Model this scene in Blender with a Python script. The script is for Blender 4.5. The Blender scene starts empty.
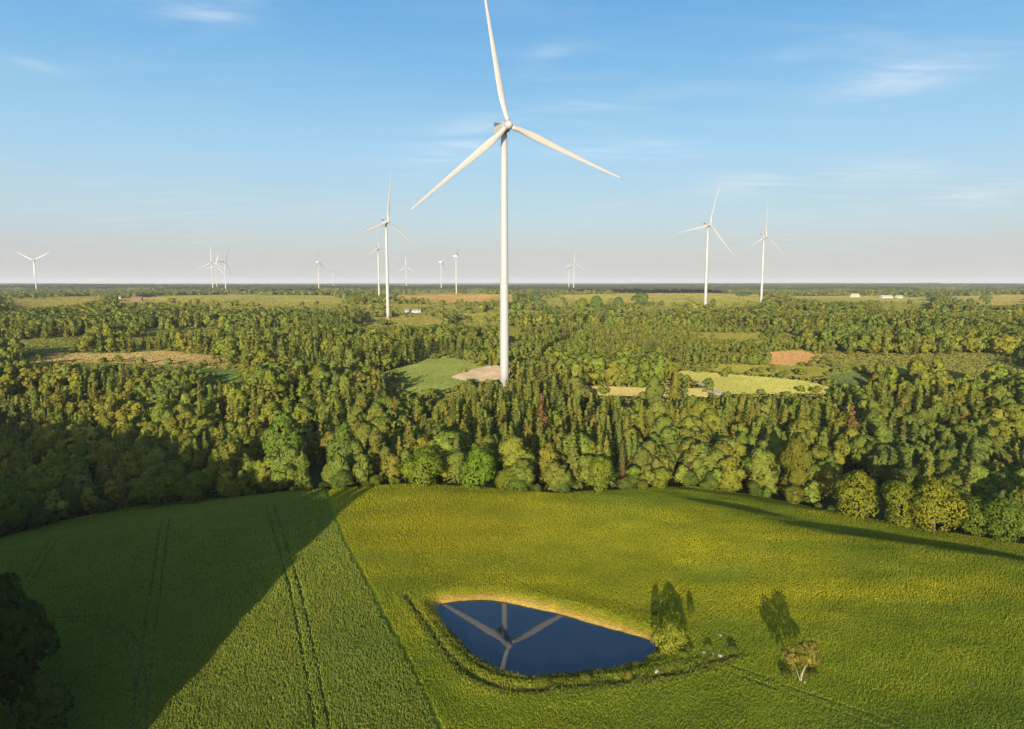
import bpy, bmesh, math, random
import numpy as np
from mathutils import Vector, Matrix

random.seed(7)
RNG = np.random.default_rng(7)
SC = bpy.context.scene
COL = SC.collection

# ------------------------------------------------------------------ camera constants
F, W, HT = 683.0, 1024, 729
PITCH = math.radians(6.8)
CAMH = 56.0
CP, SP = math.cos(PITCH), math.sin(PITCH)
SUN_AZ, SUN_EL = math.radians(12.0), math.radians(10.5)     # shadows run to +Y, a little to +X

# ------------------------------------------------------------------ small maths
def sstep(a, b, v):
    t = np.clip((np.asarray(v, float) - a) / (b - a), 0, 1)
    return t * t * (3 - 2 * t)

def vnoise(x, y, scale, seed=0):
    x = np.asarray(x, float) / scale + seed * 17.31; y = np.asarray(y, float) / scale - seed * 9.17
    xi = np.floor(x); yi = np.floor(y); fx = x - xi; fy = y - yi
    fx = fx * fx * (3 - 2 * fx); fy = fy * fy * (3 - 2 * fy)
    def h(a, b):
        s = np.sin(a * 127.1 + b * 311.7 + seed * 74.7) * 43758.5453
        return s - np.floor(s)
    return (h(xi, yi) * (1 - fx) + h(xi + 1, yi) * fx) * (1 - fy) + (h(xi, yi + 1) * (1 - fx) + h(xi + 1, yi + 1) * fx) * fy

def fbm(x, y, scale, seed=0, octv=3):
    v = 0; a = .5; t = 0
    for i in range(octv):
        v = v + a * vnoise(x, y, scale / 2 ** i, seed + i * 3); t += a; a *= .5
    return v / t

def poly_sd(px, py, poly):
    """signed distance to a polygon, negative inside"""
    px = np.asarray(px, float); py = np.asarray(py, float)
    d = np.full(px.shape, 1e9); ins = np.zeros(px.shape, bool)
    n = len(poly)
    for i in range(n):
        ax, ay = poly[i]; bx, by = poly[(i + 1) % n]
        ex, ey = bx - ax, by - ay
        t = np.clip(((px - ax) * ex + (py - ay) * ey) / (ex * ex + ey * ey + 1e-12), 0, 1)
        d = np.minimum(d, np.hypot(px - ax - t * ex, py - ay - t * ey))
        c = ((ay > py) != (by > py)) & (px < (bx - ax) * (py - ay) / (by - ay + 1e-12) + ax)
        ins ^= c
    return np.where(ins, -d, d)

def line_d(px, py, pts):
    px = np.asarray(px, float); py = np.asarray(py, float)
    d = np.full(px.shape, 1e9)
    for (ax, ay), (bx, by) in zip(pts[:-1], pts[1:]):
        ex, ey = bx - ax, by - ay
        t = np.clip(((px - ax) * ex + (py - ay) * ey) / (ex * ex + ey * ey + 1e-12), 0, 1)
        d = np.minimum(d, np.hypot(px - ax - t * ex, py - ay - t * ey))
    return d

def smooth_closed(pts, n=2):
    for _ in range(n):
        o = []
        for i in range(len(pts)):
            a = pts[i]; b = pts[(i + 1) % len(pts)]
            o += [(a[0] * .75 + b[0] * .25, a[1] * .75 + b[1] * .25), (a[0] * .25 + b[0] * .75, a[1] * .25 + b[1] * .75)]
        pts = o
    return pts

def smooth_open(pts, n=2):
    for _ in range(n):
        o = [pts[0]]
        for a, b in zip(pts[:-1], pts[1:]):
            o += [(a[0] * .75 + b[0] * .25, a[1] * .75 + b[1] * .25), (a[0] * .25 + b[0] * .75, a[1] * .25 + b[1] * .75)]
        pts = o + [pts[-1]]
    return pts

def project(x, y, z):
    d = y * CP - (z - CAMH) * SP
    v = y * SP + (z - CAMH) * CP
    return W / 2 + F * x / d, HT / 2 - F * v / d, d

def pix_dir(px, py):
    a = (px - W / 2) / F; b = (HT / 2 - py) / F
    return a, CP + b * SP, -SP + b * CP

def at_plane(px, py, z=0.0):
    dx, dy, dz = pix_dir(px, py)
    t = (z - CAMH) / dz
    return dx * t, dy * t

# ------------------------------------------------------------------ the pond, its ditch, the lie of the land
POND = smooth_closed([at_plane(*p) for p in [(434, 606), (452, 601), (480, 599.5), (506, 602), (560, 614), (604, 627), (640, 637), (659, 643),
        (657, 655), (636, 666), (600, 672), (560, 676), (526, 678), (500, 674), (472, 656), (450, 631)]], 2)
DITCH = smooth_open([at_plane(*p, .6) for p in [(406, 598), (424, 622), (444, 652), (474, 678), (508, 691), (556, 689), (612, 684),
        (660, 678), (700, 668), (734, 656)]], 2)

CTRL = np.array([
 (0,40,0),(0,70,.2),(0,95,.6),(0,120,1.0),(0,150,2.4),(0,172,2.9),(0,190,1.6),(0,225,-1),(0,265,2),(0,310,4),
 (-25,80,-.4),(-25,110,.8),(-25,140,2.2),(-25,170,2.8),(-25,192,1.2),(25,80,.4),(25,105,.8),(25,125,1.1),(25,150,2.2),(25,170,2.2),(25,195,-1),
 (-48,60,-2.5),(-48,90,-1.5),(-48,120,.3),(-48,150,1.8),(-48,172,1.8),(-48,192,-1),(-48,235,-5),
 (-80,60,-5),(-80,90,-4.2),(-80,120,-2),(-80,145,-.4),(-80,165,-1.2),(-80,190,-6),(-80,235,-9),(-80,300,1),
 (-115,100,-8),(-115,130,-5),(-115,150,-5),(-115,175,-9.5),(-115,220,-13),(-115,290,-4),
 (-170,100,-12),(-170,150,-11),(-170,220,-15),(-170,300,-4),
 (55,60,.4),(55,90,.8),(55,120,1.2),(55,145,1.6),(55,162,.8),(55,180,-1.6),(55,220,-6),(55,290,1),
 (100,70,1),(100,105,1),(100,125,.4),(100,142,-.7),(100,160,-3.3),(100,200,-9),(100,270,-2),
 (150,80,0),(150,115,-1.5),(150,135,-2.6),(150,160,-5.8),(150,215,-10),(150,290,-1),
 (210,120,-4),(210,170,-9),(210,240,-9),(210,300,0)], float)
def _tps(r2): return 0.5 * r2 * np.log(r2 + 1e-9)
def _fit():
    P = CTRL[:, :2] / 100.0; n = len(P)
    r2 = ((P[:, None] - P[None]) ** 2).sum(-1)
    A = np.zeros((n + 3, n + 3)); A[:n, :n] = _tps(r2) + np.eye(n) * 1e-3
    A[:n, n] = 1; A[:n, n + 1:] = P; A[n, :n] = 1; A[n + 1:, :n] = P.T
    return P, np.linalg.solve(A, np.r_[CTRL[:, 2], 0, 0, 0])
TP, TW = _fit()
TROUGH = smooth_open([at_plane(*p, 0) for p in [(690, 499), (750, 507), (820, 519), (900, 530), (1060, 552)]], 1)

def near_h(x, y):
    X = np.clip(x, -230, 230) / 100.0; Y = np.clip(y, 20, 330) / 100.0
    out = TW[-3] + TW[-2] * X + TW[-1] * Y
    for i in range(len(TP)):
        out = out + TW[i] * _tps((X - TP[i, 0]) ** 2 + (Y - TP[i, 1]) ** 2)
    return out

FR = [0, 250, 350, 500, 700, 900, 1080, 1300, 2000, 3000, 6000, 40000]
FZ = [2, 3, 4.6, 8.5, 10, 9, 17, 16.5, 17, 18, 20, 20]
T2_DROP = 0.0
def far_h(x, y):
    r = np.hypot(x, y)
    z = np.interp(r, FR, FZ)
    amp = np.interp(r, [350, 700, 1500, 4000, 9000], [0, 2.0, 4.0, 10, 22])
    z = z + np.interp(r, [3000, 9000], [0, 1]) * 26 * (vnoise(x, y, 5200, 6) - .5)
    z = z + T2_DROP * np.exp(-((x + 163) ** 2 + (y - 878) ** 2) / 190.0 ** 2)
    return z + amp * (fbm(x, y, 900, 5, 2) - .5) * 1.6 + np.interp(r, [400, 800], [0, 1]) * 2.5 * (vnoise(x, y, 170, 8) - .5)

T2_DROP = 7.9 - float(far_h(np.array([-163.0]), np.array([878.0]))[0])

def H(x, y):
    x = np.asarray(x, float); y = np.asarray(y, float)
    shp = np.broadcast(x, y).shape
    x = np.broadcast_to(x, shp).ravel(); y = np.broadcast_to(y, shp).ravel()
    f = far_h(x, y)
    wn = (1 - sstep(255, 345, y)) * (1 - sstep(200, 300, np.abs(x))) * sstep(-60, 0, y)
    z = f.copy()
    m = wn > 0
    if m.any(): z[m] = f[m] * (1 - wn[m]) + near_h(x[m], y[m]) * wn[m]
    # rise in the ground behind and to the left of the viewpoint
    u = x * math.cos(SUN_AZ) - y * math.sin(SUN_AZ); s = x * math.sin(SUN_AZ) + y * math.cos(SUN_AZ)
    z = z + 15 * sstep(-76, -104, u) * sstep(52, 18, s) * sstep(-330, -260, u) * sstep(-130, -60, s)
    m = (y < 260) & (y > 30) & (np.abs(x) < 220)
    if m.any():
        xm, ym = x[m], y[m]; zz = z[m]
        zz = zz + .25 * (fbm(xm, ym, 14, 3, 3) - .5) + .5 * (fbm(xm, ym, 35, 9, 2) - .5)
        dt = line_d(xm, ym, TROUGH)
        zz = zz - (.3 + 2.2 * fbm(xm * .6, ym * 1.6, 20, 24, 2)) * np.exp(-(dt / (5.5 + 4 * fbm(xm, ym, 18, 22, 2))) ** 2) * sstep(40, 62, xm)
        z[m] = zz
    m = (x > -40) & (x < 60) & (y > 75) & (y < 140)
    if m.any():
        xm, ym = x[m], y[m]; zz = z[m]
        dp = poly_sd(xm, ym, POND) + .5 * (fbm(xm, ym, 2.2, 12, 2) - .5)
        k = sstep(9, 2.5, dp)
        tgt = .75 + .35 * sstep(96, 112, ym)
        zz = zz * (1 - k) + np.maximum(zz * .4, tgt) * k
        bank = np.interp(dp, [-4, -.6, 0, .5, 1.2, 2.6], [-1.6, -.5, -.03, .32, .62, 1.0])
        b = sstep(3.2, 1.6, dp)
        zz = np.where(dp < 3.2, zz * (1 - b) + np.minimum(zz, bank * np.maximum(zz, .6)) * b, zz)
        dd = line_d(xm, ym, DITCH)
        zz = zz - (.12 + .5 * fbm(xm, ym, 5, 14, 2)) * np.exp(-(dd / (.35 + .6 * fbm(xm, ym, 4, 15, 2))) ** 2) * sstep(1.2, 2.2, dp)
        z[m] = zz
    return z.reshape(shp)

def h1(x, y): return float(H(np.array([x]), np.array([y]))[0])

_TS = np.concatenate([np.arange(60, 420, .8), np.geomspace(420, 30000, 900)])
def ground(px, py):
    dx, dy, dz = pix_dir(px, py)
    t = _TS
    z = H(dx * t, dy * t)
    below = np.nonzero(CAMH + dz * t < z)[0]
    if len(below) == 0: i = len(t) - 1; return dx * t[i], dy * t[i]
    i = below[0]
    if i == 0: return dx * t[0], dy * t[0]
    a, b = t[i - 1], t[i]
    ga = CAMH + dz * a - z[i - 1]; gb = CAMH + dz * b - z[i]
    k = ga / (ga - gb + 1e-12); tt = a + (b - a) * k
    return dx * tt, dy * tt

# ------------------------------------------------------------------ object helpers
def tag(o, label=None, cat=None, group=None, kind=None):
    if label: o['label'] = label
    if cat: o['category'] = cat
    if group: o['group'] = group
    if kind: o['kind'] = kind
    return o

def link(o, parent=None):
    COL.objects.link(o)
    if parent: o.parent = parent
    return o

def empty(name, loc=(0, 0, 0), rz=0.0):
    o = bpy.data.objects.new(name, None); o.empty_display_size = .5
    o.location = loc; o.rotation_euler = (0, 0, rz)
    return link(o)

def mesh_np(name, verts, faces, mats, col=None, smooth=False, fmat=None, nrm=None):
    """faces: (n,4) or (n,3) int array"""
    verts = np.ascontiguousarray(verts, np.float32); faces = np.ascontiguousarray(faces, np.int32)
    m = bpy.data.meshes.new(name)
    n, k = faces.shape
    m.vertices.add(len(verts)); m.vertices.foreach_set('co', verts.ravel())
    m.loops.add(n * k); m.loops.foreach_set('vertex_index', faces.ravel())
    m.polygons.add(n); m.polygons.foreach_set('loop_start', np.arange(0, n * k, k, dtype=np.int32))
    try: m.polygons.foreach_set('loop_total', np.full(n, k, dtype=np.int32))
    except Exception: pass
    for mt in (mats if isinstance(mats, (list, tuple)) else [mats]): m.materials.append(mt)
    if fmat is not None: m.polygons.foreach_set('material_index', np.ascontiguousarray(fmat, np.int32))
    m.polygons.foreach_set('use_smooth', np.full(n, smooth, dtype=bool))
    if col is not None:
        a = m.attributes.new('tint', 'FLOAT_COLOR', 'POINT')
        c = np.ones((len(verts), 4), np.float32); c[:, :3] = col
        a.data.foreach_set('color', c.ravel())
    m.update(calc_edges=True)
    if nrm is not None:
        m.polygons.foreach_set('use_smooth', np.ones(n, dtype=bool))
        m.normals_split_custom_set_from_vertices(nrm)
    return m

def obj_bm(name, bm, mat, parent=None, smooth=False):
    m = bpy.data.meshes.new(name); bm.to_mesh(m); bm.free()
    if smooth:
        for p in m.polygons: p.use_smooth = True
    m.materials.append(mat)
    return link(bpy.data.objects.new(name, m), parent)

def bm_loft(bm, rings, cap=True):
    vs = [[bm.verts.new(p) for p in r] for r in rings]
    n = len(rings[0])
    for a, b in zip(vs[:-1], vs[1:]):
        for i in range(n): bm.faces.new((a[i], a[(i + 1) % n], b[(i + 1) % n], b[i]))
    if cap:
        bm.faces.new(vs[0][::-1]); bm.faces.new(vs[-1])

def ring(r, z, n, cx=0, cy=0): return [(cx + r * math.cos(2 * math.pi * i / n), cy + r * math.sin(2 * math.pi * i / n), z) for i in range(n)]

def bm_box(bm, x0, x1, y0, y1, z0, z1, bev=0.0):
    r = bmesh.ops.create_cube(bm, size=1)
    for v in r['verts']:
        v.co = Vector((x0 + (v.co.x + .5) * (x1 - x0), y0 + (v.co.y + .5) * (y1 - y0), z0 + (v.co.z + .5) * (z1 - z0)))
    if bev:
        es = list({e for v in r['verts'] for e in v.link_edges})
        bmesh.ops.bevel(bm, geom=es, offset=bev, segments=2, affect='EDGES')

# ------------------------------------------------------------------ materials
def mat(name):
    m = bpy.data.materials.new(name); m.use_nodes = True
    nt = m.node_tree; nt.nodes.clear()
    out = nt.nodes.new('ShaderNodeOutputMaterial')
    return m, nt, out

def N(nt, t, **kw):
    n = nt.nodes.new(t)
    for k, v in kw.items(): setattr(n, k, v)
    return n

def paint(name, col, rough=.5, var=.12, scale=2.0, spec=.4):
    m, nt, out = mat(name)
    b = N(nt, 'ShaderNodeBsdfPrincipled'); b.inputs['Roughness'].default_value = rough
    b.inputs['Specular IOR Level'].default_value = spec
    tc = N(nt, 'ShaderNodeTexCoord'); nz = N(nt, 'ShaderNodeTexNoise'); nz.inputs['Scale'].default_value = scale
    nz.inputs['Detail'].default_value = 5
    nt.links.new(tc.outputs['Object'], nz.inputs['Vector'])
    mp = N(nt, 'ShaderNodeMapRange'); mp.inputs['To Min'].default_value = 1 - var; mp.inputs['To Max'].default_value = 1 + var
    nt.links.new(nz.outputs['Fac'], mp.inputs['Value'])
    mx = N(nt, 'ShaderNodeVectorMath', operation='SCALE'); mx.inputs[0].default_value = col
    nt.links.new(mp.outputs[0], mx.inputs['Scale'])
    nt.links.new(mx.outputs[0], b.inputs['Base Color']); nt.links.new(b.outputs[0], out.inputs[0])
    return m

def foliage(name, source, trans=.36):
    """leaf material: 'object' takes the tree's own leaf colour, 'tint' the colour stored on the mesh"""
    m, nt, out = mat(name)
    if source == 'object':
        oi = N(nt, 'ShaderNodeObjectInfo'); c1 = oi.outputs['Color']
        at = N(nt, 'ShaderNodeAttribute', attribute_name='tint')
        mu = N(nt, 'ShaderNodeMix', data_type='RGBA', blend_type='MULTIPLY'); mu.inputs[0].default_value = 1
        nt.links.new(c1, mu.inputs[6]); nt.links.new(at.outputs['Color'], mu.inputs[7]); c = mu.outputs[2]
    else:
        at = N(nt, 'ShaderNodeAttribute', attribute_name='tint'); c = at.outputs['Color']
    d = N(nt, 'ShaderNodeBsdfDiffuse'); t = N(nt, 'ShaderNodeBsdfTranslucent')
    nt.links.new(c, d.inputs[0]); nt.links.new(c, t.inputs[0])
    ms = N(nt, 'ShaderNodeMixShader'); ms.inputs[0].default_value = trans
    nt.links.new(d.outputs[0], ms.inputs[1]); nt.links.new(t.outputs[0], ms.inputs[2])
    nt.links.new(ms.outputs[0], out.inputs[0])
    return m

def ground_mat(name, base=None, var=.3, scales=(.02, .25, 2.0), bump=.25, streak=None, bscale=3.0):
    m, nt, out = mat(name)
    geo = N(nt, 'ShaderNodeNewGeometry')
    acc = None
    for i, s in enumerate(scales):
        nz = N(nt, 'ShaderNodeTexNoise'); nz.inputs['Scale'].default_value = s; nz.inputs['Detail'].default_value = 4
        if streak and i == 1:
            mp0 = N(nt, 'ShaderNodeMapping'); mp0.inputs['Rotation'].default_value = (0, 0, streak); mp0.inputs['Scale'].default_value = (1, .08, 1)
            nt.links.new(geo.outputs['Position'], mp0.inputs['Vector']); nt.links.new(mp0.outputs[0], nz.inputs['Vector'])
        else: nt.links.new(geo.outputs['Position'], nz.inputs['Vector'])
        mp = N(nt, 'ShaderNodeMapRange'); mp.inputs['From Min'].default_value = .3; mp.inputs['From Max'].default_value = .7
        mp.inputs['To Min'].default_value = 1 - var; mp.inputs['To Max'].default_value = 1 + var
        nt.links.new(nz.outputs['Fac'], mp.inputs['Value'])
        if acc is None: acc = mp.outputs[0]
        else:
            mm = N(nt, 'ShaderNodeMath', operation='MULTIPLY'); nt.links.new(acc, mm.inputs[0]); nt.links.new(mp.outputs[0], mm.inputs[1]); acc = mm.outputs[0]
    sc = N(nt, 'ShaderNodeVectorMath', operation='SCALE')
    if base is None:
        at = N(nt, 'ShaderNodeAttribute', attribute_name='tint'); nt.links.new(at.outputs['Color'], sc.inputs[0])
    else: sc.inputs[0].default_value = base
    nt.links.new(acc, sc.inputs['Scale'])
    d = N(nt, 'ShaderNodeBsdfDiffuse'); nt.links.new(sc.outputs[0], d.inputs[0])
    if bump:
        nz = N(nt, 'ShaderNodeTexNoise'); nz.inputs['Scale'].default_value = bscale; nz.inputs['Detail'].default_value = 3
        nt.links.new(geo.outputs['Position'], nz.inputs['Vector'])
        bp = N(nt, 'ShaderNodeBump'); bp.inputs['Strength'].default_value = 1; bp.inputs['Distance'].default_value = bump
        nt.links.new(nz.outputs['Fac'], bp.inputs['Height']); nt.links.new(bp.outputs[0], d.inputs['Normal'])
    nt.links.new(d.outputs[0], out.inputs[0])
    return m

M = {}
M['leaf'] = foliage('leaf', 'object')
M['leaf_mass'] = foliage('leaf_mass', 'tint', .34)
M['grass'] = foliage('grass_blade', 'tint', .35)
M['bark'] = paint('bark', (.12, .085, .06), .9, .3, 3, .1)
M['pale_bark'] = paint('pale_bark', (.30, .26, .21), .9, .3, 3, .1)
M['white'] = paint('white_paint', (.335, .34, .35), .35, .04, .15, .5)
M['seam'] = paint('seam_grey', (.45, .45, .45), .5, .1)
M['grey'] = paint('dark_grey_paint', (.09, .085, .08), .5, .15)
M['concrete'] = paint('concrete', (.42, .40, .37), .85, .15, 1.5, .2)
M['plaster'] = paint('pale_plaster', (.5, .47, .42), .8, .1, 1, .2)
M['cream'] = paint('cream_board', (.55, .45, .32), .8, .12, 1, .2)
M['brick'] = paint('red_brick', (.24, .13, .09), .85, .2, 3, .2)
M['roof_red'] = paint('red_roof', (.20, .11, .08), .8, .2, 2, .2)
M['roof_grey'] = paint('grey_roof', (.3, .29, .28), .7, .15, 2, .3)
M['roof_tan'] = paint('tan_roof', (.5, .38, .24), .8, .15, 2, .2)
M['glass'] = paint('dark_pane', (.04, .05, .06), .1, .1, 2, .6)
M['stone'] = paint('pale_stone', (.42, .40, .37), .9, .25, 3, .2)
M['ground'] = ground_mat('ground_cover', None, .22, (.012, .15, 1.6), .3)
M['canopy'] = foliage('canopy_far', 'tint', .0)

def water_mat():
    m, nt, out = mat('pond_water')
    b = N(nt, 'ShaderNodeBsdfPrincipled')
    b.inputs['Base Color'].default_value = (.012, .020, .030, 1); b.inputs['Roughness'].default_value = .012
    b.inputs['IOR'].default_value = 1.62
    geo = N(nt, 'ShaderNodeNewGeometry'); nz = N(nt, 'ShaderNodeTexNoise'); nz.inputs['Scale'].default_value = .8; nz.inputs['Detail'].default_value = 2
    nt.links.new(geo.outputs['Position'], nz.inputs['Vector'])
    bp = N(nt, 'ShaderNodeBump'); bp.inputs['Strength'].default_value = .02; bp.inputs['Distance'].default_value = .05
    nt.links.new(nz.outputs['Fac'], bp.inputs['Height']); nt.links.new(bp.outputs[0], b.inputs['Normal'])
    nt.links.new(b.outputs[0], out.inputs[0])
    return m
M['water'] = water_mat()

# ------------------------------------------------------------------ field edge, woods edge
EDGE_PX = [(-420, 600), (-200, 575), (0, 539), (60, 522), (130, 508), (200, 500), (262, 495), (330, 490), (400, 485), (480, 489), (560, 495), (620, 491), (692, 487),
           (760, 497), (820, 509), (870, 519), (930, 531), (1024, 546), (1250, 590), (1450, 630)]
_e = [ground(*p) for p in EDGE_PX]
EDGE_A = np.array([x / y for x, y in _e]); EDGE_Y = np.array([y for x, y in _e])
def edge_y(x, y): return np.interp(np.asarray(x) / np.asarray(y), EDGE_A, EDGE_Y)

CROP_LINE = [ground(*p) for p in [(326, 493), (334, 515), (345, 542), (378, 603), (412, 668), (440, 729)]]
CROP_LINE = [(CROP_LINE[0][0] - 1, CROP_LINE[0][1] + 20)] + CROP_LINE
_dx = CROP_LINE[-1][0] - CROP_LINE[-2][0]; _dy = CROP_LINE[-1][1] - CROP_LINE[-2][1]
CROP_LINE.append((CROP_LINE[-1][0] + _dx * 3, CROP_LINE[-1][1] + _dy * 3))
_cy = np.array([p[1] for p in CROP_LINE][::-1]); _cx = np.array([p[0] for p in CROP_LINE][::-1])
def crop_side(x, y): return np.asarray(x) < np.interp(y, _cy, _cx)

def twin(pts, gap):
    g = smooth_open([ground(*p) for p in pts], 2); out = []
    for sgn in (-.5, .5):
        l = []
        for i in range(len(g)):
            a = g[max(i - 1, 0)]; b = g[min(i + 1, len(g) - 1)]
            tx, ty = b[0] - a[0], b[1] - a[1]; L = math.hypot(tx, ty) + 1e-9
            l.append((g[i][0] - ty / L * gap * sgn, g[i][1] + tx / L * gap * sgn))
        out.append(l)
    return out
TRACKS = []
TRACKS += twin([(170, 514), (160, 560), (151, 620), (144, 680), (139, 729), (136, 790)], 1.7)
TRACKS += twin([(270, 506), (282, 545), (296, 592), (310, 660), (322, 729), (332, 790)], 1.7)
TRACKS += twin([(62, 535), (40, 565), (20, 592), (-40, 690)], 1.7)
TRACKS += twin([(40, 622), (84, 618), (112, 622), (130, 640), (139, 665), (141, 700)], 1.5)
TRACKS += twin([(205, 509), (240, 506), (275, 505)], 1.2)
RUT = twin([(700, 662), (745, 674), (800, 696), (850, 712), (902, 731), (960, 752)], 1.8)
def tracks_d(x, y):
    d = np.full(np.shape(x), 1e9)
    for l in TRACKS: d = np.minimum(d, line_d(x, y, l))
    return d

# ------------------------------------------------------------------ terrain sheet
def axis(segs, lo, hi, grow, cap):
    """segs: list of (a,b,step) fine spans in order; outside them the step grows"""
    v = []
    for a, b, s in segs: v += list(np.arange(a, b, s))
    v.append(segs[-1][1])
    s = segs[-1][2]
    while v[-1] < hi: s = min(s * grow, cap * (1 + abs(v[-1]) / 4000)); v.append(v[-1] + s)
    s = segs[0][2]
    while v[0] > lo: s = min(s * grow, cap * (1 + abs(v[0]) / 4000)); v.insert(0, v[0] - s)
    return np.array(v)
AX = axis([(-120, -22, .7), (-22, 40, .45), (40, 78, .7), (78, 130, 1.3)], -32000, 32000, 1.03, 60)
AY = axis([(60, 84, .9), (84, 126, .45), (126, 200, 1.0)], -600, 32000, 1.025, 60)
GX, GY = np.meshgrid(AX, AY)
GZ = H(GX, GY)
def grid_faces(ny, nx):
    i = np.arange(ny * nx).reshape(ny, nx)
    return np.stack([i[:-1, :-1], i[:-1, 1:], i[1:, 1:], i[1:, :-1]], -1).reshape(-1, 4)
def ground_colour(x, y):
    c = np.empty(x.shape + (3,))
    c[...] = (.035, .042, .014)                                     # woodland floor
    far = np.hypot(x, y) > 430
    n = fbm(x, y, 400, 21, 2)
    c[far] = np.where((n[far] > .5)[:, None], (.15, .17, .04), (.12, .14, .045))
    e = edge_y(x, np.maximum(y, 1)); fld = (y < e + 2) & (y > -300) & (np.abs(x) < 1.2 * np.maximum(y, 60) + 60)
    m = fbm(x, y, 22, 31, 3)[..., None]
    mead = np.array((.22, .21, .014)) * (1 - m) + np.array((.15, .18, .016)) * m
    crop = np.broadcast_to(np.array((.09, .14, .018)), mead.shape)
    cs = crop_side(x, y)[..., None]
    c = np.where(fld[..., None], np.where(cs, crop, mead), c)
    q = (x > -40) & (x < 60) & (y > 75) & (y < 140)
    dp = np.full(x.shape, 99.); dp[q] = poly_sd(x[q], y[q], POND)
    tq = (x > -130) & (x < -10) & (y > 55) & (y < 200); tdv = np.full(x.shape, 99.); tdv[tq] = tracks_d(x[tq], y[tq])
    kt = np.exp(-(tdv / .42) ** 2)[..., None] * fld[..., None]
    rq = (x > 20) & (x < 90) & (y > 60) & (y < 120); rdv = np.full(x.shape, 99.); rdv[rq] = np.minimum(line_d(x[rq], y[rq], RUT[0]), line_d(x[rq], y[rq], RUT[1]))
    kr = (np.exp(-(rdv / .6) ** 2) * .8)[..., None]
    c = c * (1 - kr) + np.array((.08, .095, .02)) * kr
    c = c * (1 - .85 * kt) + np.array((.045, .060, .020)) * .85 * kt
    cxp = np.mean([p[1] for p in POND])
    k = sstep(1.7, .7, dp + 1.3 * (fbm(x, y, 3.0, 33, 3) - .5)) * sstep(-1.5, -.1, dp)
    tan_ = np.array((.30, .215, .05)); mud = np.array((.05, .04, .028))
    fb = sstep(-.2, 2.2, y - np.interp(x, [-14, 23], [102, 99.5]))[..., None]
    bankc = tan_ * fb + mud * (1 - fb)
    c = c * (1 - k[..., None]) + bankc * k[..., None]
    c = np.where((dp < -.6)[..., None], mud * .6, c)
    dd = np.full(x.shape, 99.); dd[q] = line_d(x[q], y[q], DITCH)
    k = (np.exp(-(dd / .8) ** 2))[..., None]
    c = c * (1 - k) + np.array((.06, .068, .026)) * k
    return c
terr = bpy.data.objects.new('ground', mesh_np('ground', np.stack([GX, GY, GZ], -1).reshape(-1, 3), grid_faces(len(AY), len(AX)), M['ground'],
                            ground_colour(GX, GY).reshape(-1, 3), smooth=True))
link(terr); tag(terr, kind='structure')

# pond water
vs = [(x, y, 0) for x, y in smooth_closed([(p[0] + (p[0] - 4.5) * .04, p[1] + (p[1] - 102) * .05) for p in POND], 0)]
bm = bmesh.new(); bm.faces.new([bm.verts.new(v) for v in vs]); bmesh.ops.triangulate(bm, faces=bm.faces[:])
tag(obj_bm('water', bm, M['water']), kind='structure')

# ------------------------------------------------------------------ far fields and clearings (sheets lying on the land)
FIELD_TUFTS = []; FAR_TUFTS = []
CLEAR = []            # picture outlines kept free of tree crowns
def sheet(name, poly, base, lift=.12, clear=True, var=.18, streak=None, nrow=14, ncol=24, bump=.6, scales=(.02, .12, .8), bscale=1.2, tuft=None, rise=0):
    ys = [p[1] for p in poly]; y0, y1 = min(ys), max(ys)
    rows = []
    for i in range(nrow + 1):
        py = y0 + .01 + (y1 - y0 - .02) * i / nrow
        xs = []
        for a, b in zip(poly, poly[1:] + poly[:1]):
            if (a[1] > py) != (b[1] > py): xs.append(a[0] + (py - a[1]) / (b[1] - a[1]) * (b[0] - a[0]))
        xl, xr = min(xs), max(xs)
        rows.append([ground(xl + (xr - xl) * j / ncol, py) for j in range(ncol + 1)])
    P = np.array(rows); Z = H(P[..., 0], P[..., 1]) + lift + rise * (P[..., 1] - P[..., 1].min())
    V = np.concatenate([P, Z[..., None]], -1).reshape(-1, 3)
    o = bpy.data.objects.new(name, mesh_np(name, V, grid_faces(nrow + 1, ncol + 1), ground_mat(name + '_soil', base, var, scales, bump, streak, bscale), smooth=True))
    link(o); tag(o, kind='structure')
    if clear: CLEAR.append(np.array(poly, float))
    if tuft: FIELD_TUFTS.append(('field_grass', poly, tuple(base), .55, tuft))
    elif name in ('field', 'meadow') and clear or 'crop' in name: FAR_TUFTS.append((poly, tuple(base)))
    return o
sheet('meadow', [(360, 318), (430, 317), (452, 320), (448, 325), (362, 326)], (.28, .26, .07))
G_Y, G_G, G_T, G_B = (.26, .24, .06), (.13, .17, .04), (.36, .27, .11), (.34, .19, .10)
sheet('field', [(18, 358), (60, 353), (120, 354), (160, 351), (175, 352), (228, 358), (228, 369), (196, 367), (120, 363), (40, 363)], (.50, .35, .15), streak=.3)
sheet('meadow', [(192, 368), (245, 372), (238, 385), (205, 381)], (.12, .18, .05), tuft='shaded grass at the right end of the tan left field')
sheet('meadow', [(381, 374), (440, 356), (478, 364), (498, 373), (462, 383), (430, 396), (396, 388)], (.21, .26, .07), nrow=20, tuft='green grass of the clearing left of the main turbine')
sheet('gravel_yard', [(450, 379), (472, 373), (497, 370), (510, 374), (508, 380), (472, 383)], (.72, .50, .27), lift=.3, rise=.06)
sheet('road', [(466, 360), (472, 360), (498, 369), (490, 371)], (.62, .48, .34), lift=.4, clear=False)
sheet('field', [(590, 387.5), (706, 390), (706, 396.5), (590, 395)], (.42, .36, .14), nrow=6, tuft='dry grass of the narrow pale strip')
sheet('field', [(668, 370), (716, 374), (800, 381), (826, 387), (832, 393), (726, 394), (700, 382)], (.36, .36, .10), nrow=20, streak=1.2, tuft='pale ripening growth on the pale right field')
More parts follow.
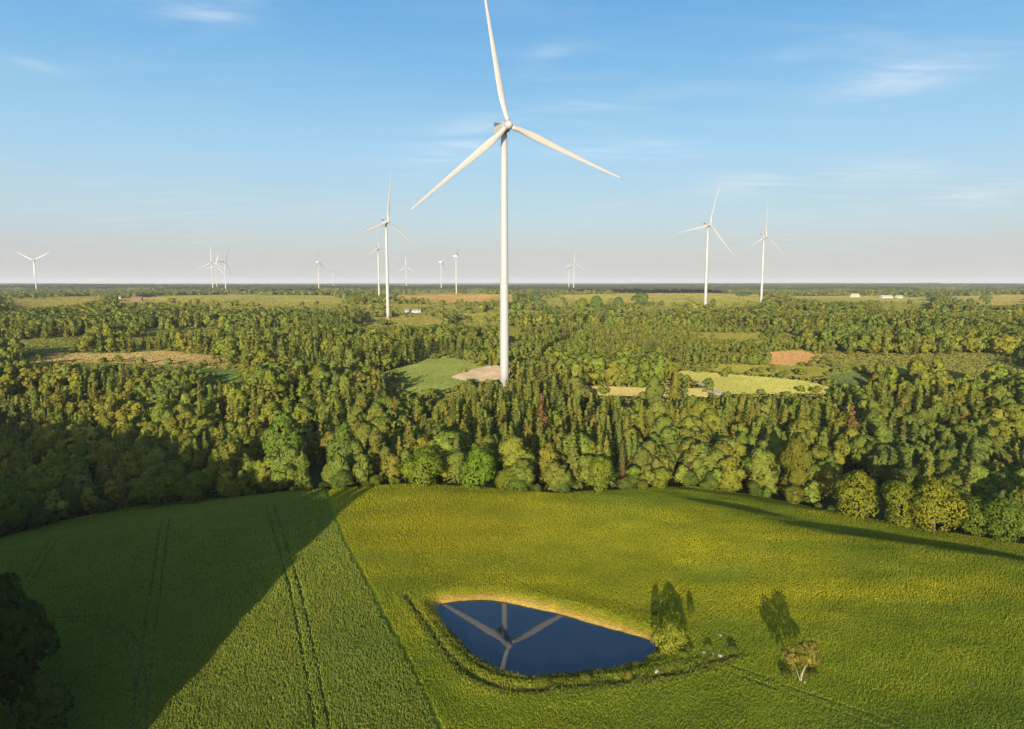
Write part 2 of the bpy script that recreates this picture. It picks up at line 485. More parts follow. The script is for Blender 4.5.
sheet('road', [(697, 383), (703, 383), (728, 396), (714, 396)], (.66, .52, .36), lift=.4, clear=False)
sheet('meadow', [(700, 365), (760, 366), (848, 369), (850, 373), (806, 377), (716, 371)], (.22, .22, .045), tuft='olive rough grass behind the pale right field')
sheet('field', [(760, 353), (800, 351), (820, 355), (821, 362), (790, 366), (761, 363)], (.40, .24, .11))
sheet('meadow', [(690, 333), (765, 333), (768, 345), (745, 341), (700, 338)], (.19, .19, .045))
sheet('meadow', [(830, 366), (870, 376), (855, 388), (832, 384)], (.09, .13, .05))
sheet('field', [(458, 314), (500, 312), (500, 321), (470, 324)], (.30, .29, .05))
sheet('meadow', [(524, 302), (560, 297), (620, 303), (560, 306)], (.26, .24, .07))
sheet('field', [(540, 296), (620, 293.5), (700, 292.5), (760, 295), (757, 305), (705, 309.5), (640, 304), (560, 301)], (.27, .25, .06), nrow=20)
sheet('field', [(0, 300), (60, 297), (92, 296.5), (98, 299), (76, 305), (30, 308), (0, 311)], (.25, .22, .06))
sheet('meadow', [(0, 303), (30, 302), (64, 306), (30, 311), (0, 313)], (.10, .15, .04), lift=.5, clear=False)
sheet('field', [(118, 299), (150, 297), (165, 302), (120, 303)], (.30, .22, .09))
sheet('field', [(150, 296), (240, 295), (330, 296), (350, 301), (330, 305), (250, 307), (160, 302)], (.24, .23, .06))
sheet('meadow', [(190, 297), (320, 297.5), (340, 302), (220, 300)], (.12, .19, .05), lift=.6, clear=False)
sheet('field', [(396, 295.5), (455, 294), (512, 294.5), (512, 302), (440, 303), (400, 300)], (.34, .23, .09))
sheet('field', [(350, 303), (400, 304), (470, 306), (465, 311), (380, 309)], (.19, .22, .055))
sheet('field', [(782, 297), (860, 296), (935, 298), (930, 303), (830, 302)], (.24, .24, .07))
sheet('field', [(948, 297), (1030, 294.5), (1030, 304), (990, 306), (950, 301)], (.30, .25, .08))
sheet('meadow', [(870, 304), (930, 304), (930, 309), (876, 309)], (.22, .22, .05))
sheet('field', [(318, 288.6), (350, 288.6), (352, 290.4), (316, 290.4)], (.34, .3, .12), lift=2)
CLEAR_BOX = [(c[:, 0].min(), c[:, 0].max(), c[:, 1].min(), c[:, 1].max()) for c in CLEAR]
def in_clear(px, py):
    r = np.zeros(np.shape(px), bool)
    for c, b in zip(CLEAR, CLEAR_BOX):
        q = (px > b[0]) & (px < b[1]) & (py > b[2]) & (py < b[3])
        if q.any():
            s = np.zeros(np.shape(px), bool); s[q] = poly_sd(px[q], py[q], [tuple(p) for p in c]) < 0; r |= s
    return r

# ------------------------------------------------------------------ tree meshes
def unit(v): return v / (np.linalg.norm(v, axis=-1, keepdims=True) + 1e-9)
def quads(c, n, size, rng, asp=.75):
    k = len(c); a = unit(np.cross(n, unit(rng.normal(size=(k, 3))))); b = np.cross(n, a)
    s = size * rng.uniform(.7, 1.3, k)[:, None]
    cs = np.array([(-1, -.7), (.8, -1), (1, .75), (-.75, 1)])
    V = np.empty((k, 4, 3))
    for j in range(4):
        jx = cs[j, 0] * rng.uniform(.7, 1.2, (k, 1)); jy = cs[j, 1] * rng.uniform(.7, 1.2, (k, 1)) * asp
        V[:, j] = c + a * jx * s / 2 + b * jy * s / 2
    return V.reshape(-1, 3)
def sphere_dirs(k, rng): return unit(rng.normal(size=(k, 3)))

def broad_crown(seed, nleaf, leaf, ncl=14, w=5.0, h=12.0, z0=1.8, top=1.0, jit=.55):
    """unit tree: about 2*w wide and h tall; returns leaf quads"""
    rng = np.random.default_rng(seed)
    zc = (z0 + h) / 2; hz = (h - z0) / 2
    cl = []
    for i in range(ncl):
        d = sphere_dirs(1, rng)[0]; t = rng.uniform(.45, .68)
        f = 1 - .42 * max(0, d[2]) * top
        r = rng.uniform(.28, .46) * w * (1 - .14 * abs(d[2]) - .22 * max(0, d[2]) * top)
        cl.append((np.array((d[0] * w * t * f, d[1] * w * t * f, zc + d[2] * (hz - r) * .98)), r))
    cl.append((np.array((0, 0, zc)), w * .5)); cl.append((np.array((0, 0, zc + hz * .45)), w * .42)); cl.append((np.array((0, 0, zc - hz * .4)), w * .5))
    tot = sum(r * r for _, r in cl)
    C = []; Nn = []
    for c, r in cl:
        k = int(nleaf * 1.6 * r * r / tot)
        d = sphere_dirs(k, rng); d[:, 2] = np.where(d[:, 2] < -.5, -d[:, 2], d[:, 2])
        p = c + d * r * rng.uniform(.8, 1.1, (k, 1))
        keep = np.ones(k, bool)
        for c2, r2 in cl:
            if c2 is not c: keep &= np.linalg.norm(p - c2, axis=1) > r2 * .8
        C.append(p[keep]); Nn.append(d[keep])
    C = np.concatenate(C); Nn = np.concatenate(Nn)
    out = unit((C - np.array((0, 0, zc))) / np.array((w, w, hz)))
    S_ = unit(Nn * .62 + out * .38 + rng.normal(size=Nn.shape) * .20)
    Nn = unit(Nn + rng.normal(size=Nn.shape) * jit * .8 + (0, 0, .15))
    return quads(C, Nn, leaf, rng), np.repeat(S_, 4, 0)

def spruce_crown(seed, leaf, h=16.0, r=2.9, whorls=20, br=8, per=4, z0=.06, dens=1.0):
    rng = np.random.default_rng(seed)
    C = []; Nn = []
    for i in range(whorls):
        t = i / (whorls - 1); z = h * (z0 + (1 - z0) * (t ** .92)) * .985
        R = r * ((1 - t) ** .92) * rng.uniform(.8, 1.12) + .16
        nb = max(3, int(br * (1 - .55 * t))); a0 = rng.uniform(0, 6.28)
        for j in range(nb):
            a = a0 + 6.283 * j / nb + rng.normal() * .15; L = R * rng.uniform(.75, 1.2)
            k = max(1, int(round(per * L / r * dens + .6)))
            for q in range(k):
                f = (q + .75) / k
                if rng.uniform() > .95: continue
                C.append((math.cos(a) * L * f + rng.normal() * .12, math.sin(a) * L * f + rng.normal() * .12, z - .22 * L * f * f + rng.normal() * .1))
                Nn.append((math.cos(a) * .8, math.sin(a) * .8, .75))
    C.append((0, 0, h)); Nn.append((0, -.9, .3)); C.append((0, 0, h - .4)); Nn.append((.9, 0, .3))
    C = np.array(C); S_ = unit(np.array(Nn) * (1, 1, .8) + rng.normal(size=(len(C), 3)) * .25); Nn = unit(np.array(Nn) + rng.normal(size=(len(C), 3)) * .35)
    return quads(C, Nn, leaf, rng, .8), np.repeat(S_, 4, 0)

def leafy_mesh(name, VN, rng, mt, spread=.11):
    V, nrm_ = VN
    n = len(V) // 4
    f = 1 + spread * rng.normal(size=(n, 1)).clip(-2, 2); hue = rng.normal(size=(n, 1)).clip(-2, 2) * .08
    col = np.concatenate([f * (1 + hue), f, f * (1 - hue)], 1).clip(.35, 1.8)
    return mesh_np(name, V, np.arange(n * 4).reshape(n, 4), mt, np.repeat(col, 4, 0), nrm=nrm_)

def trunk_mesh(name, h, r, mt, limbs=5, seed=0, lean=.3):
    rng = random.Random(seed); bm = bmesh.new()
    pts = [(0, 0, -.4)]
    for i in range(1, 6): pts.append((rng.uniform(-lean, lean) * i / 5, rng.uniform(-lean, lean) * i / 5, h * i / 5))
    bm_loft(bm, [ring(r * (1.25 if i == 0 else 1 - .8 * i / 5), p[2], 7, p[0], p[1]) for i, p in enumerate(pts)])
    for k in range(limbs):
        t = rng.uniform(.35, .85); z = h * t; a = rng.uniform(0, 6.28); L = h * rng.uniform(.2, .32)
        d = Vector((math.cos(a), math.sin(a), rng.uniform(.5, .9))).normalized(); q = d.to_track_quat('Z', 'Y').to_matrix()
        rr = []
        for s in range(3):
            c = Vector((0, 0, z)) + d * L * s / 2
            rr.append([c + q @ Vector(p) for p in ring(r * .45 * (1 - .4 * s), 0, 5)])
        bm_loft(bm, rr)
    m = bpy.data.meshes.new(name); bm.to_mesh(m); bm.free(); m.materials.append(mt)
    return m

rng0 = np.random.default_rng(3)
VAR = {}
VAR['broadleaf_tree'] = [(leafy_mesh('crown', broad_crown(100 + i, 3300, .62, 13 + i % 5, 5.0 - .3 * (i % 3), 12.0, -.6 + .7 * (i % 2), .6 + .6 * (i % 3)), rng0, M['leaf']),
                          trunk_mesh('trunk', 8.5, .2, M['pale_bark'] if i % 3 == 1 else M['bark'], 5, i)) for i in range(9)]
VAR['spruce_tree'] = [(leafy_mesh('crown', spruce_crown(200 + i, .74, 16, 2.7 + .25 * (i % 3), 26, 12, 6), rng0, M['leaf']),
                       trunk_mesh('trunk', 13, .22, M['bark'], 0, i, .1)) for i in range(6)]
VAR['dead_spruce'] = [(leafy_mesh('crown', spruce_crown(300 + i, .62, 15, 2.3, 22, 9, 4, .06, 1.0), rng0, M['leaf']),
                       trunk_mesh('trunk', 14.2, .15, M['bark'], 0, i, .1)) for i in range(2)]
VAR['shrub'] = [(leafy_mesh('crown', broad_crown(400 + i, 4800, .40, 22, 5.2, 9.5, -1.2, .25), rng0, M['leaf']),
                 trunk_mesh('trunk', 5, .2, M['bark'], 4, i)) for i in range(4)]
UH = {'broadleaf_tree': 12.0, 'spruce_tree': 16.0, 'dead_spruce': 15.0, 'shrub': 9.5}
UW = {'broadleaf_tree': 4.8, 'spruce_tree': 2.95, 'dead_spruce': 2.3, 'shrub': 5.2}

def plant(kind, x, y, h, w, tint, var=None, label=None, cat='tree', group=None, z=None):
    v = VAR[kind][(var if var is not None else random.randrange(99)) % len(VAR[kind])]
    if z is None: z = h1(x, y)
    o = empty(kind, (x, y, z - .05), random.uniform(0, 6.283))
    k = w / 2 / UW[kind]; o.scale = (k, k, h / UH[kind])
    c = link(bpy.data.objects.new('crown', v[0]), o); c.color = (*tint, 1)
    link(bpy.data.objects.new('trunk', v[1]), o)
    tag(o, label, cat, group)
    return o

# leaf colours (linear albedo): name, rgb
BROAD = [('yellow-green', (.185, .215, .028)), ('fresh green', (.130, .195, .032)), ('mid green', (.115, .165, .032)), ('olive', (.165, .180, .026)), ('deep green', (.080, .120, .032)), ('golden olive', (.215, .200, .028))]
CONIF = [('olive', (.145, .165, .032)), ('mossy green', (.118, .152, .032)), ('dark green', (.066, .098, .032)), ('bronze green', (.170, .160, .028))]
DEADC = ('rusty brown', (.22, .125, .05))

# ------------------------------------------------------------------ placing the woods
sin_, cos_ = math.sin(SUN_AZ), math.cos(SUN_AZ)
explicit = []   # (x, y, radius) of hand-placed trees

def by_pix(kind, px, py, wpx, hpx, cname, tint, label, var=None, group=None, cat='tree'):
    x, y = ground(px, py); z = h1(x, y); d = project(x, y, z)[2]
    w = wpx * d / F; h = hpx * d / F * 1.05
    explicit.append((x, y, w * .5))
    return plant(kind, x, y, h, w, tint, var, label, cat, group)

YG, FG, MG, OL, DG, GO = [c[1] for c in BROAD]
_bp = by_pix
def by_pix(kind, px, py, wpx, hpx, cname, tint, *a, **k):
    if kind == 'shrub': tint = tuple(np.array(tint) * (1.3, 1.42, 1.3))
    return _bp(kind, px, py, wpx, hpx, cname, tint, *a, **k)
by_pix('shrub', 856, 517, 48, 46, '', (.145, .145, .018), 'round olive willow at the right field edge, leftmost of the clipped-looking row', 0, 'round willows at the right field edge')
by_pix('shrub', 897, 525, 46, 44, '', (.135, .14, .018), 'round olive willow at the right field edge, second in the row', 1, 'round willows at the right field edge')
by_pix('shrub', 934, 531, 58, 54, '', (.15, .145, .018), 'biggest round willow at the right field edge, ending the row', 2, 'round willows at the right field edge')
by_pix('shrub', 972, 534, 40, 40, '', (.10, .125, .018), 'darker green round bush right of the big round willow', 3, 'round willows at the right field edge')
by_pix('shrub', 1004, 541, 50, 44, '', (.085, .115, .018), 'green bushy tree cut by the right picture edge at the field', 1, 'round willows at the right field edge')
by_pix('shrub', 424, 486, 50, 40, '', (.125, .15, .018), 'broad round bright tree at the field edge below the green clearing', 2, 'round trees at the middle field edge')
by_pix('shrub', 476, 489, 44, 42, '', (.105, .155, .018), 'rounded fresh green tree at the field edge left of the main turbine', 0, 'round trees at the middle field edge')
by_pix('shrub', 600, 492, 30, 36, '', (.13, .15, .018), 'small rounded light tree alone at the field edge right of the turbine', 1, 'round trees at the middle field edge')
by_pix('shrub', 165, 503, 46, 30, '', (.11, .135, .018), 'low round bush catching light at the left field edge, left one', 3, 'round bushes at the left field edge')
by_pix('shrub', 196, 501, 40, 30, '', (.10, .13, .018), 'low round bush catching light at the left field edge, right one', 2, 'round bushes at the left field edge')
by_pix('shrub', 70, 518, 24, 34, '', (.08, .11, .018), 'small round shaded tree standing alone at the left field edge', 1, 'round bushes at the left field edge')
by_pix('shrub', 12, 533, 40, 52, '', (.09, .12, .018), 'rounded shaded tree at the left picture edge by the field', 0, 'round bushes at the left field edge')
by_pix('broadleaf_tree', 285, 478, 46, 66, '', FG, 'tall fresh green tree at the left field edge near the shade line', 3, 'tall trees at the field edge')
by_pix('broadleaf_tree', 345, 482, 44, 62, '', MG, 'tall mid green tree at the field edge above the crop corner', 5, 'tall trees at the field edge')
by_pix('broadleaf_tree', 795, 500, 44, 66, '', (.13, .135, .02), 'tall olive tree with pale stem left of the round willows', 1, 'tall trees at the field edge')
for (px, py, w, h, lb) in [(541, 448, 22, 52, 'rusty dead spruce below the main turbine, right side'), (623, 486, 9, 30, 'slim rusty dead spruce beside the small rounded tree'),
        (690, 484, 12, 34, 'rusty dead spruce at the field edge below the pale field'), (292, 398, 16, 34, 'brown dead spruce among dark trees right of the tan field'),
        (733, 462, 14, 34, 'pinkish brown dead spruce below the pale right field'), (850, 458, 26, 50, 'big brownish dying spruce above the round willows'),
        (962, 442, 22, 30, 'brown dying spruce near the right picture edge'), (395, 436, 14, 38, 'brownish dying spruce below the green clearing')]:
    by_pix('dead_spruce', px, py, w, h, '', tuple(np.array(DEADC[1]) * random.uniform(.8, 1.1)), lb, None, 'dead and dying spruces in the wood')

for (px, py, w, h, kd, t, lb) in [(640, 305, 17, 13, 'shrub', DG, 'round dark tree at the lower edge of the wide yellow-green field'), (619, 306, 12, 9, 'shrub', MG, 'smaller round tree left of the round dark field tree'),
        (597, 308, 15, 12, 'shrub', MG, 'right of two tree clumps at the left end of the wide field'), (582, 309, 13, 11, 'shrub', OL, 'left of two tree clumps at the left end of the wide field'),
        (743, 296.5, 14, 5, 'shrub', DG, 'dark low tree clump at the top of the wide field left of the slim turbine'), (713, 307, 7, 8, 'shrub', DG, 'dark bush at the foot of the tall right turbine'),
        (43, 299.5, 6, 6, 'shrub', DG, 'small dark tree alone on the far left field'), (35, 300, 5, 4, 'shrub', MG, 'low bush beside the small dark tree on the far left field'),
        (932, 301, 10, 8, 'shrub', DG, 'dark tree clump between fields at far right'), (986, 302, 13, 8, 'shrub', MG, 'tree clump on the far right yellow field'),
        (520, 301, 16, 7, 'shrub', DG, 'low dark tree row right of the main tower at the fields'), (536, 301, 12, 7, 'shrub', MG, 'lower tree row end right of the main tower at the fields'),
        (548, 316, 10, 8, 'shrub', DG, 'dark bush in the scrub right of the main tower'), (563, 322, 14, 10, 'shrub', DG, 'second dark bush in the scrub right of the main tower')]:
    by_pix(kd, px, py, w, h, '', t, lb, None, 'single trees and clumps on the far fields')
cand = []
def spread(y0, y1, step_fn, margin):
    y = y0
    while y < y1:
        s = step_fn(y); half = .76 * y * 1.02 + margin
        n = int(2 * half / s)
        xs = -half + (np.arange(n) + .5) * s + RNG.uniform(-.42, .42, n) * s
        ys = y + RNG.uniform(-.45, .45, n) * s
        cand.append(np.stack([xs, ys, np.full(n, s)], 1)); y += s
spread(120, 330, lambda y: 5.1, 14)
spread(330, 720, lambda y: 5.2 + (y - 330) * .006, 12)
spread(720, 2700, lambda y: 9 + (y - 720) * .006, 20)
T = np.concatenate(cand); n_main = len(T); edge_b = []
for c_ in CLEAR:
    pp = [tuple(q) for q in c_]
    for a_, b_ in zip(pp, pp[1:] + pp[:1]):
        A_ = ground(*a_); B_ = ground(*b_); L_ = math.hypot(A_[0] - B_[0], A_[1] - B_[1]); rg_ = math.hypot(*A_)
        if rg_ > 1500: continue
        st_ = 5.5 if rg_ < 700 else 12
        for q_ in range(int(L_ / st_)):
            if RNG.uniform() < .42: continue
            t_ = RNG.uniform(); edge_b.append((A_[0] + (B_[0] - A_[0]) * t_ + RNG.normal() * st_ * .6, A_[1] + (B_[1] - A_[1]) * t_ + RNG.normal() * st_ * .8, st_))
T = np.concatenate([T, np.array(edge_b)])
x, y, sp = T.T
eb = np.arange(len(T)) >= n_main
ex = edge_y(x, y)
z = H(x, y); px, py, dp = project(x, y, z)
r = np.hypot(x, y)
n1 = fbm(x, y, 70, 41, 2); n2 = fbm(x, y, 45, 47, 2); rr = RNG.uniform(size=len(x)); r2 = RNG.uniform(size=len(x)); r3 = RNG.uniform(size=len(x))
behind = y - ex
keep = behind > 1.5
for (ex_, ey_, er) in explicit:
    keep &= np.hypot(x - ex_, y - ey_) > er * .8 + .6
# conifer share
pc = np.where(r < 320, np.where((px > 425) & (px < 615), np.where(behind > 24, .62, .16), np.where(behind > 14, .24, .07)),
              np.where(n1 > .56, .6, .08))
pc = np.where((px > 620) & (r < 320), np.where(behind > 40, .32, .08), pc)
con = (rr < pc) & ~eb
scrub = (px > 515) & (px < 800) & (py > 316) & (py < 372) & (r > 360)
young = (r > 330) & (r < 900) & ((n2 > .52) | scrub)
hh = np.where(con, 11 + 5 * r2, 9 + 5 * r2)
hh = np.where(behind < 8, hh * (.6 + .25 * r3), hh)
hh = np.where(young, hh * .60, hh); hh = np.where(scrub, hh * .75, hh)
hh = np.where(r > 720, 9 + 7 * r2, hh)
hh = np.where(~con & (behind > 8) & (r < 720), hh * 1.1, hh)
ww = np.where(con, hh * (.40 + .14 * r3), hh * (.66 + .42 * RNG.uniform(size=len(x)) ** 1.3))
ww = np.where(r > 720, sp * (1.0 + .35 * r3), ww)
# thin the far land into woods and open ground
open_far = (r > 800) & (fbm(x, y, 330, 61, 2) < .50)
keep &= ~(open_far & (rr < .93))
keep &= ~((r < 330) & ~con & (rr > .64) & (behind > 7)); keep &= ~((r >= 330) & (r < 720) & ~con & (rr > .74) & ~scrub)
glade = (fbm(x * .8, y, 150, 73, 2) < .41) & (r > 400) & (rr < .93) & ~scrub; keep &= ~glade
gaps = (fbm(x, y, 28, 71, 2) < .35) & (r < 700) & (behind > 16); keep &= ~gaps
# keep the clearings in view: shrink or drop what would stand in front of them
def seen_bad(h):
    bad = in_clear(px, py)
    slack = np.where(r < 700, RNG.uniform(-1.5, 5, len(x)) * np.clip(350 / r, .3, 1), RNG.uniform(0, 1.6, len(x)))
    for f in (.3, .6, .85, 1.0):
        qx, qy, _ = project(x, y, z + h * f); qy = np.minimum(qy + slack, py); bad |= in_clear(qx, qy)
        bad |= in_clear(qx - .3 * ww * F / dp, qy) | in_clear(qx + .3 * ww * F / dp, qy)
    return bad
hh = np.where(eb, sp * (.3 + .55 * r2), hh); ww = np.where(eb, hh * (1.0 + .5 * r3), ww)
b1 = seen_bad(hh); hs = hh * .5; b2 = seen_bad(hs)
hh = np.where(b1 & ~b2, hs, hh); ww = np.where(b1 & ~b2, ww * .65, ww); keep &= ~(b1 & b2); keep |= eb & (behind > 3) & (np.hypot(x + 12, y - 345) > 32); hh = np.where(eb, sp * (.3 + .55 * r2), hh); ww = np.where(eb, hh * (1.0 + .5 * r3), ww)
keep &= ~((px > 828) & (px < 946) & (behind > 1) & (behind < 30) & (r < 300)); keep &= ~((px > 497) & (px < 512) & (behind < 22) & (r < 300))
# keep turbine feet and houses clear
FEET = []

def tints(con, nz, r3, px, r, behind):
    n = len(px); out = np.zeros((n, 3)); idx = np.zeros(n, int)
    for i in range(n):
        q = nz[i] * .65 + r3[i] * .28 + .03
        if con[i]:
            k = 0 if q > .62 else 1 if q > .42 else 3 if q > .36 else 2
            if 425 < px[i] < 615 and r[i] < 330: k = (0, 0, 3, 1, 2)[int(r3[i] * 4.99)]
            c = CONIF[k][1]
        else:
            k = 0 if q > .66 else 1 if q > .54 else 3 if q > .46 else 2 if q > .32 else 4
            if px[i] < 140 and r[i] < 420 and r3[i] > .35: k = 5 if r3[i] > .6 else 3
            c = BROAD[k][1]
        idx[i] = k; out[i] = c
    return out, idx
tint, tidx = tints(con, fbm(x, y, 38, 81, 2), r3, px, r, behind)
tint = tint * .58 + np.array((.165, .180, .030)) * .42
tint *= 1.18 * np.array((1.04, 1.0, 1.05)) * RNG.uniform(.9, 1.1, (len(x), 1)) * (1 + RNG.normal(size=(len(x), 3)) * .04)

# ------------------------------------------------------------------ wind turbines
def blade_mesh():
    bm = bmesh.new(); L = 64.5; rings = []; n = 16
    for i in range(25):
        t = (i / 24) ** 1.15; rr_ = 1.6 + t * L
        if t < .05: c, th = 2.5, 1.0
        else:
            c = np.interp(t, [.05, .12, .2, .35, .6, .85, .97, 1], [2.4, 3.1, 3.7, 3.0, 1.95, 1.2, .7, .15])
            th = np.interp(t, [.05, .12, .2, .4, 1], [1.0, .55, .33, .24, .16])
        tw = math.radians(np.interp(t, [0, .2, .5, 1], [14, 11, 4, 0])); bend = -2.6 * t * t
        p = []
        for k in range(n):
            a = 2 * math.pi * k / n
            u = math.cos(a) * .5 * c; v = math.sin(a) * .5 * c * th * (1 - .45 * max(0, -math.cos(a)) * (1 if t > .05 else 0))
            off = (-.16 * c if t > .05 else 0)
            X = (u + off) * math.cos(tw) - v * math.sin(tw); Y = (u + off) * math.sin(tw) + v * math.cos(tw)
            p.append((X, Y + bend, rr_))
        rings.append(p)
    bm_loft(bm, rings)
    m = bpy.data.meshes.new('blade'); bm.to_mesh(m); bm.free(); m.materials.append(M['white'])
    for p in m.polygons: p.use_smooth = True
    return m
HUBH = 126.0
def build_turbine():
    root = empty('wind_turbine')
    bm = bmesh.new(); zs = [0, 8, 24, 24.15, 50, 50.15, 78, 78.15, 104, 104.15, 123.4]
    rad = lambda zz: np.interp(zz, [0, 60, 123.4], [2.25, 2.02, 1.5])
    rings = []
    for zz in zs: rings.append(ring(float(rad(zz)), zz, 40))
    bm_loft(bm, rings); obj_bm('tower', bm, M['white'], root, True)
    for zz in (24.0, 50.0, 78.0, 104.0):
        bm = bmesh.new(); q = float(rad(zz))
        bm_loft(bm, [ring(q + .004, zz - .12, 40), ring(q + .03, zz - .1, 40), ring(q + .03, zz + .1, 40), ring(q + .004, zz + .12, 40)], cap=False)
        obj_bm('flange', bm, M['seam'], root, True)
    bm = bmesh.new(); bm_loft(bm, [ring(4.4, -1.2, 40), ring(4.3, .25, 40), ring(2.6, .32, 40)]); obj_bm('foundation', bm, M['concrete'], root)
    bm = bmesh.new(); bm_box(bm, -.45, .45, -2.36, -2.2, .9, 3.1, .04); obj_bm('door', bm, M['grey'], root)
    bm = bmesh.new(); bm_box(bm, -2.0, 2.0, -3.2, 9.0, 123.6, 127.8, .55); nac = obj_bm('nacelle', bm, M['white'], root)
    bm = bmesh.new(); bm_box(bm, -1.9, 1.9, 7.2, 8.0, 127.9, 129.7, .1); obj_bm('cooler', bm, M['grey'], nac)
    bm = bmesh.new(); bm_loft(bm, [ring(.05, 127.7, 6, .9, 6.2), ring(.04, 130.4, 6, .9, 6.2)]); obj_bm('mast', bm, M['seam'], nac)
    # rotor: hub with blades, axis -Y, tilted back a little
    hub = None; bm = bmesh.new()
    prof = [(.05, -2.6), (.8, -2.45), (1.5, -1.9), (1.95, -.9), (2.05, .3), (1.9, 1.5), (1.7, 1.9)]
    bm_loft(bm, [[(q * math.cos(a), yy, q * math.sin(a)) for a in [2 * math.pi * i / 24 for i in range(24)]] for q, yy in prof])
    bmesh.ops.recalc_face_normals(bm, faces=bm.faces[:])
    hub = obj_bm('hub', bm, M['white'], root, True); hub.location = (0, -5.2, HUBH)
    hub.rotation_euler = (math.radians(-5), 0, 0)
    bl = blade_mesh()
    for k in range(3):
        b = link(bpy.data.objects.new('blade', bl), hub); b.rotation_euler = (0, 2 * math.pi * k / 3, 0)
    return root
def copy_tree(o, parent=None):
    c = o.copy(); COL.objects.link(c)
    if parent: c.parent = parent
    for ch in o.children: copy_tree(ch, c)
    return c
TURB = build_turbine()
def place_turbine(o, hx, hy, rot, yaw, label, dist=None):
    el = math.tan(math.atan((HT / 2 - hy) / F) - PITCH); zb = 14.0; D = dist
    for _ in range(12):
        if dist is None: D = (zb + HUBH - CAMH) / el
        X = (hx - W / 2) / F * (D * CP - (zb + HUBH - CAMH) * SP); zb = h1(X, D)
    if dist is None: zb = CAMH + el * D - HUBH
    o.location = (X, D, zb); o.rotation_euler = (0, 0, math.radians(yaw))
    for ch in o.children:
        if ch.name.startswith('hub'): ch.rotation_euler = Matrix.Rotation(math.radians(-5), 3, 'X').to_4x4().to_3x3().to_euler() if False else (Matrix.Rotation(math.radians(-5), 3, 'X') @ Matrix.Rotation(math.radians(rot), 3, 'Y')).to_euler()
    tag(o, label, 'wind turbine', 'white wind turbines across the countryside')
    FEET.append((X, D, 9))
    return o
TL = [
 (504, 127.5, -10.2, 24, 'nearest and largest white wind turbine, rising from the wood behind the pond'),
 (386, 222, 8, 40, 'second largest white turbine, left of the main one above the wood'),
 (708, 225, 17, 24, 'tall white turbine right of centre at the wide yellow-green field'),
 (764, 236, 5, 32, 'slightly smaller turbine right of centre with one blade pointing right'),
 (378, 248, 0, 38, 'smaller turbine close behind the second largest on its left'),
 (34, 260.5, 60, 14, 'lone small turbine at far left with blades in a Y'),
 (211.5, 262, 0, 20, 'left turbine of the distant cluster of three at left'),
 (215.8, 266, 15, 12, 'middle and faintest turbine of the distant cluster of three at left'),
 (224.5, 262, 30, 80, 'right turbine of the distant cluster of three at left'),
 (318, 262, 0, 85, 'distant turbine with thin tower right of the left cluster'),
 (332.5, 270, 8, 60, 'faintest distant turbine right of the thin tower one'),
 (406, 267, 0, 10, 'distant turbine just right of the second largest one'),
 (441, 262, 0, 86, 'left of two thin turbines standing left of the main tower'),
 (456, 256, 60, 86, 'right of two thin turbines standing left of the main tower'),
 (569, 265.5, 0, 60, 'left and lower of the pair of distant turbines right of the main tower'),
 (574, 263, 2, 20, 'right and taller of the pair of distant turbines right of the main tower'),
 (910, 278.2, 0, 70, 'faint horizon turbine at far right, leftmost of four'),
 (919, 278.6, 20, 70, 'faint horizon turbine at far right, second of four'),
 (951, 278.4, 40, 70, 'faint horizon turbine at far right, third of four'),
 (957, 278.8, 10, 70, 'faint horizon turbine at far right, last of four')]
for i, (hx, hy, rot, yaw, lab) in enumerate(TL):
    o = TURB if i == 0 else copy_tree(TURB)
    place_turbine(o, hx, hy, rot, yaw, lab)
for fx, fy, fr in FEET:
    keep &= np.hypot(x - fx, y - fy) > fr

# ------------------------------------------------------------------ far farm buildings
def house(name, px, py, L, Wd, wall_h, roof_h, wall, roof, rz, label, cat='house'):
    X, Y = ground(px, py); Z = h1(X, Y)
    root = empty(name, (X, Y, Z), rz)
    bm = bmesh.new(); bm_box(bm, -L / 2, L / 2, -Wd / 2, Wd / 2, -.5, wall_h)
    for sx in (-1, 1):
        v = [bm.verts.new(p) for p in ((sx * L / 2, -Wd / 2, wall_h), (sx * L / 2, Wd / 2, wall_h), (sx * L / 2, 0, wall_h + roof_h))]; bm.faces.new(v)
    obj_bm('wall', bm, wall, root)
    bm = bmesh.new(); o = .5
    for sy in (-1, 1):
        a = [(-L / 2 - o, sy * (Wd / 2 + o), wall_h - roof_h * o * 2 / Wd), (L / 2 + o, sy * (Wd / 2 + o), wall_h - roof_h * o * 2 / Wd), (L / 2 + o, 0, wall_h + roof_h + .05), (-L / 2 - o, 0, wall_h + roof_h + .05)]
        b = [(p[0], p[1], p[2] + .25) for p in a]
        va = [bm.verts.new(p) for p in a]; vb = [bm.verts.new(p) for p in b]
        bm.faces.new(va); bm.faces.new(vb)
        for i in range(4): bm.faces.new((va[i], va[(i + 1) % 4], vb[(i + 1) % 4], vb[i]))
    bmesh.ops.recalc_face_normals(bm, faces=bm.faces[:])
    rf = obj_bm('roof', bm, roof, root)
    if cat == 'house':
        bm = bmesh.new(); bm_box(bm, L * .2, L * .2 + .7, -.35, .35, wall_h + roof_h * .6, wall_h + roof_h + 1.1); obj_bm('chimney', bm, M['brick'], rf)
    n = max(2, int(L / 5))
    for i in range(n):
        cx = -L / 2 + L * (i + .5) / n
        bm = bmesh.new(); bm_box(bm, cx - .6, cx + .6, -Wd / 2 - .06, -Wd / 2 + .1, 1.0, 2.3); obj_bm('window', bm, M['glass'], root)
    bm = bmesh.new(); bm_box(bm, -L / 2 - .06, -L / 2 + .1, -.6, .6, 0, 2.1); obj_bm('door', bm, M['grey'], root)
    tag(root, label, cat); FEET.append((X, Y, L * .8))
    return X, Y
